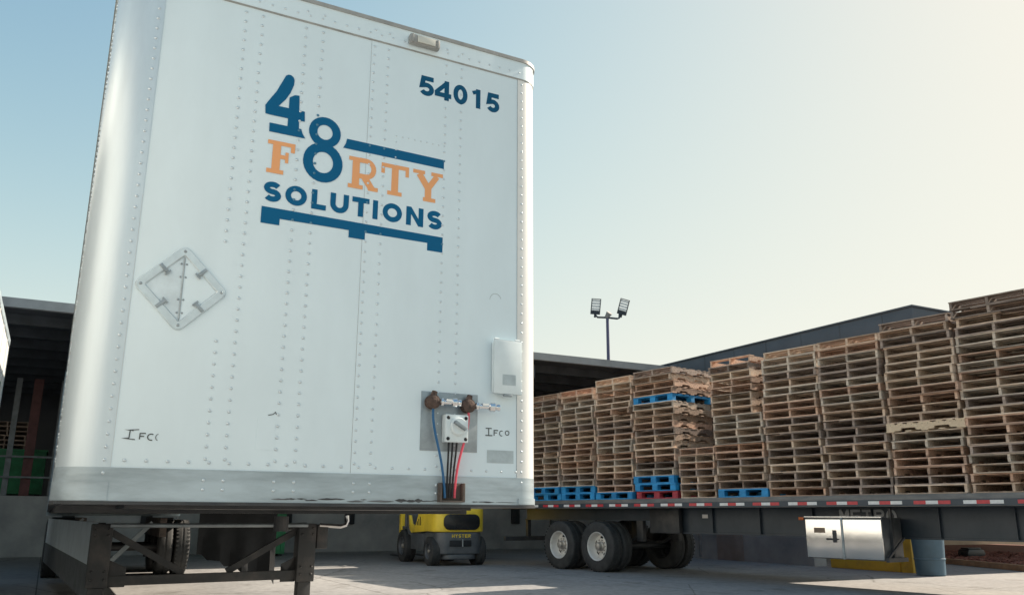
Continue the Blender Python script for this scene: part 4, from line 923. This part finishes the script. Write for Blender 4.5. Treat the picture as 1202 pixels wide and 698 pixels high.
MB().box(-.50, .50, .43, 1.85, .32, .66).build('chassis', 'charcoal', fk, bevel=.02)
MB().box(-.44, .44, .43, .95, .661, 1.05).build('engine_cover', 'charcoal', fk, bevel=.03)
st_ = MB().box(-.25, .25, .48, .95, 1.051, 1.16).build('seat', 'black', fk, bevel=.04); MB().box(-.24, .24, .42, .52, 1.161, 1.62).build('seat_back', 'black', st_, bevel=.04)
MB().box(-.48, .48, 1.62, 1.86, .661, 1.15).build('dashboard', 'charcoal', fk, bevel=.03)
MB().lathe([(.15 + .014 * math.cos(t), .014 * math.sin(t)) for t in [2 * PI * i / 8 for i in range(9)]], (0, 1.42, 1.32), (0, -.5, .85), 20).build('steering_wheel', 'black', fk, smooth=True)
gd = MB()
for x in (-.48, .48):
    gd.tube([(x, .50, 1.18), (x, .45, 1.7), (x, .55, 2.12), (x, 1.75, 2.16), (x, 1.92, 1.7), (x, 1.88, .70)], .034, 8)
for k in range(8): gd.bar((-.48, .60 + k * .155, 2.14), (.48, .60 + k * .155, 2.14), .03, .04)
gd.build('overhead_guard', 'charcoal', fk, smooth=True)
ms = MB()
for x in (-.42, .42):
    ms.box(x - .05, x + .05, 2.12, 2.26, .10, 2.25); ms.box(x * .78 - .04, x * .78 + .04, 2.14, 2.24, .14, 2.2)
for z in (.35, 1.2, 2.15): ms.box(-.37, .37, 2.27, 2.31, z, z + .09)
ms.build('mast', 'yellow', fk, bevel=.004)
for x in (-.56, .56): MB().box(x - .045, x + .045, 1.88, 2.02, .55, 2.1).build('mast_guard', 'yellow', fk, bevel=.01)
for x in (-.30, .30):
    f_ = MB(); f_.box(x - .05, x + .05, 2.36, 2.40, .06, .6); f_.box(x - .05, x + .05, 2.40, 3.5, .06, .10); f_.build('fork', 'steel_dark', fk)
for x, y, R_, w__ in ((-.50, 0.0, .30, .21), (.50, 0.0, .30, .21), (-.50, 1.75, .36, .25), (.50, 1.75, .36, .25)):
    wo = wheel(fk, (x, y, R_), -1 if x > 0 else 1, R_, w__, 'charcoal', False); wo.rotation_euler = (0, 0, PI / 2)
for x in (-.50, .50):
    MB().prism([(1.32, .62), (1.40, .74), (1.6, .80), (1.9, .80), (2.10, .74), (2.14, .62), (2.08, .62), (1.98, .72), (1.55, .73), (1.44, .62)], lambda a, b, d: (d, a, b), x - .07, x + .07).build('front_fender', 'charcoal', fk, bevel=.01)

# ------------------------------------------------------------------ small things on the right
bn = thing('drum_bin', 'blue grey tapered plastic drum standing by the yellow column', 'drum', vw(15.86, 7.22), VA)
MB().lathe([(.001, .0), (.255, .0), (.275, .02), (.285, .3), (.300, .62), (.315, .90), (.335, .905), (.335, .95), (.30, .955), (.29, .93)], (0, 0, 0), (0, 0, 1), 36).build('drum_body', 'binblue', bn, smooth=True)
MB().lathe([(.289, .30), (.297, .31), (.297, .33), (.290, .34)], (0, 0, 0), (0, 0, 1), 36).build('drum_rib', 'binblue', bn, smooth=True)
MB().lathe([(.001, .10), (.27, .10)], (0, 0, 0), (0, 0, 1), 20).build('drum_floor', 'black', bn)
bt = thing('bait_box', 'small black plastic box lying on the red mulch', 'box', (12.50, 23.9, .095), .35)
MB().prism([(-.30, 0), (.30, 0), (.32, .10), (.26, .20), (-.26, .20), (-.32, .10)], lambda a, b, d: (a, d, b), -.17, .17).build('base', 'blackbox', bt, bevel=.025)
MB().box(-.24, .24, -.13, .13, .201, .245).build('lid', 'blackbox', bt, bevel=.02)
for x in (-.327, .327): MB().cyl((x - .005, 0, .09), (x + .005, 0, .09), .045, n=12).build('entry_hole', 'black', bt)
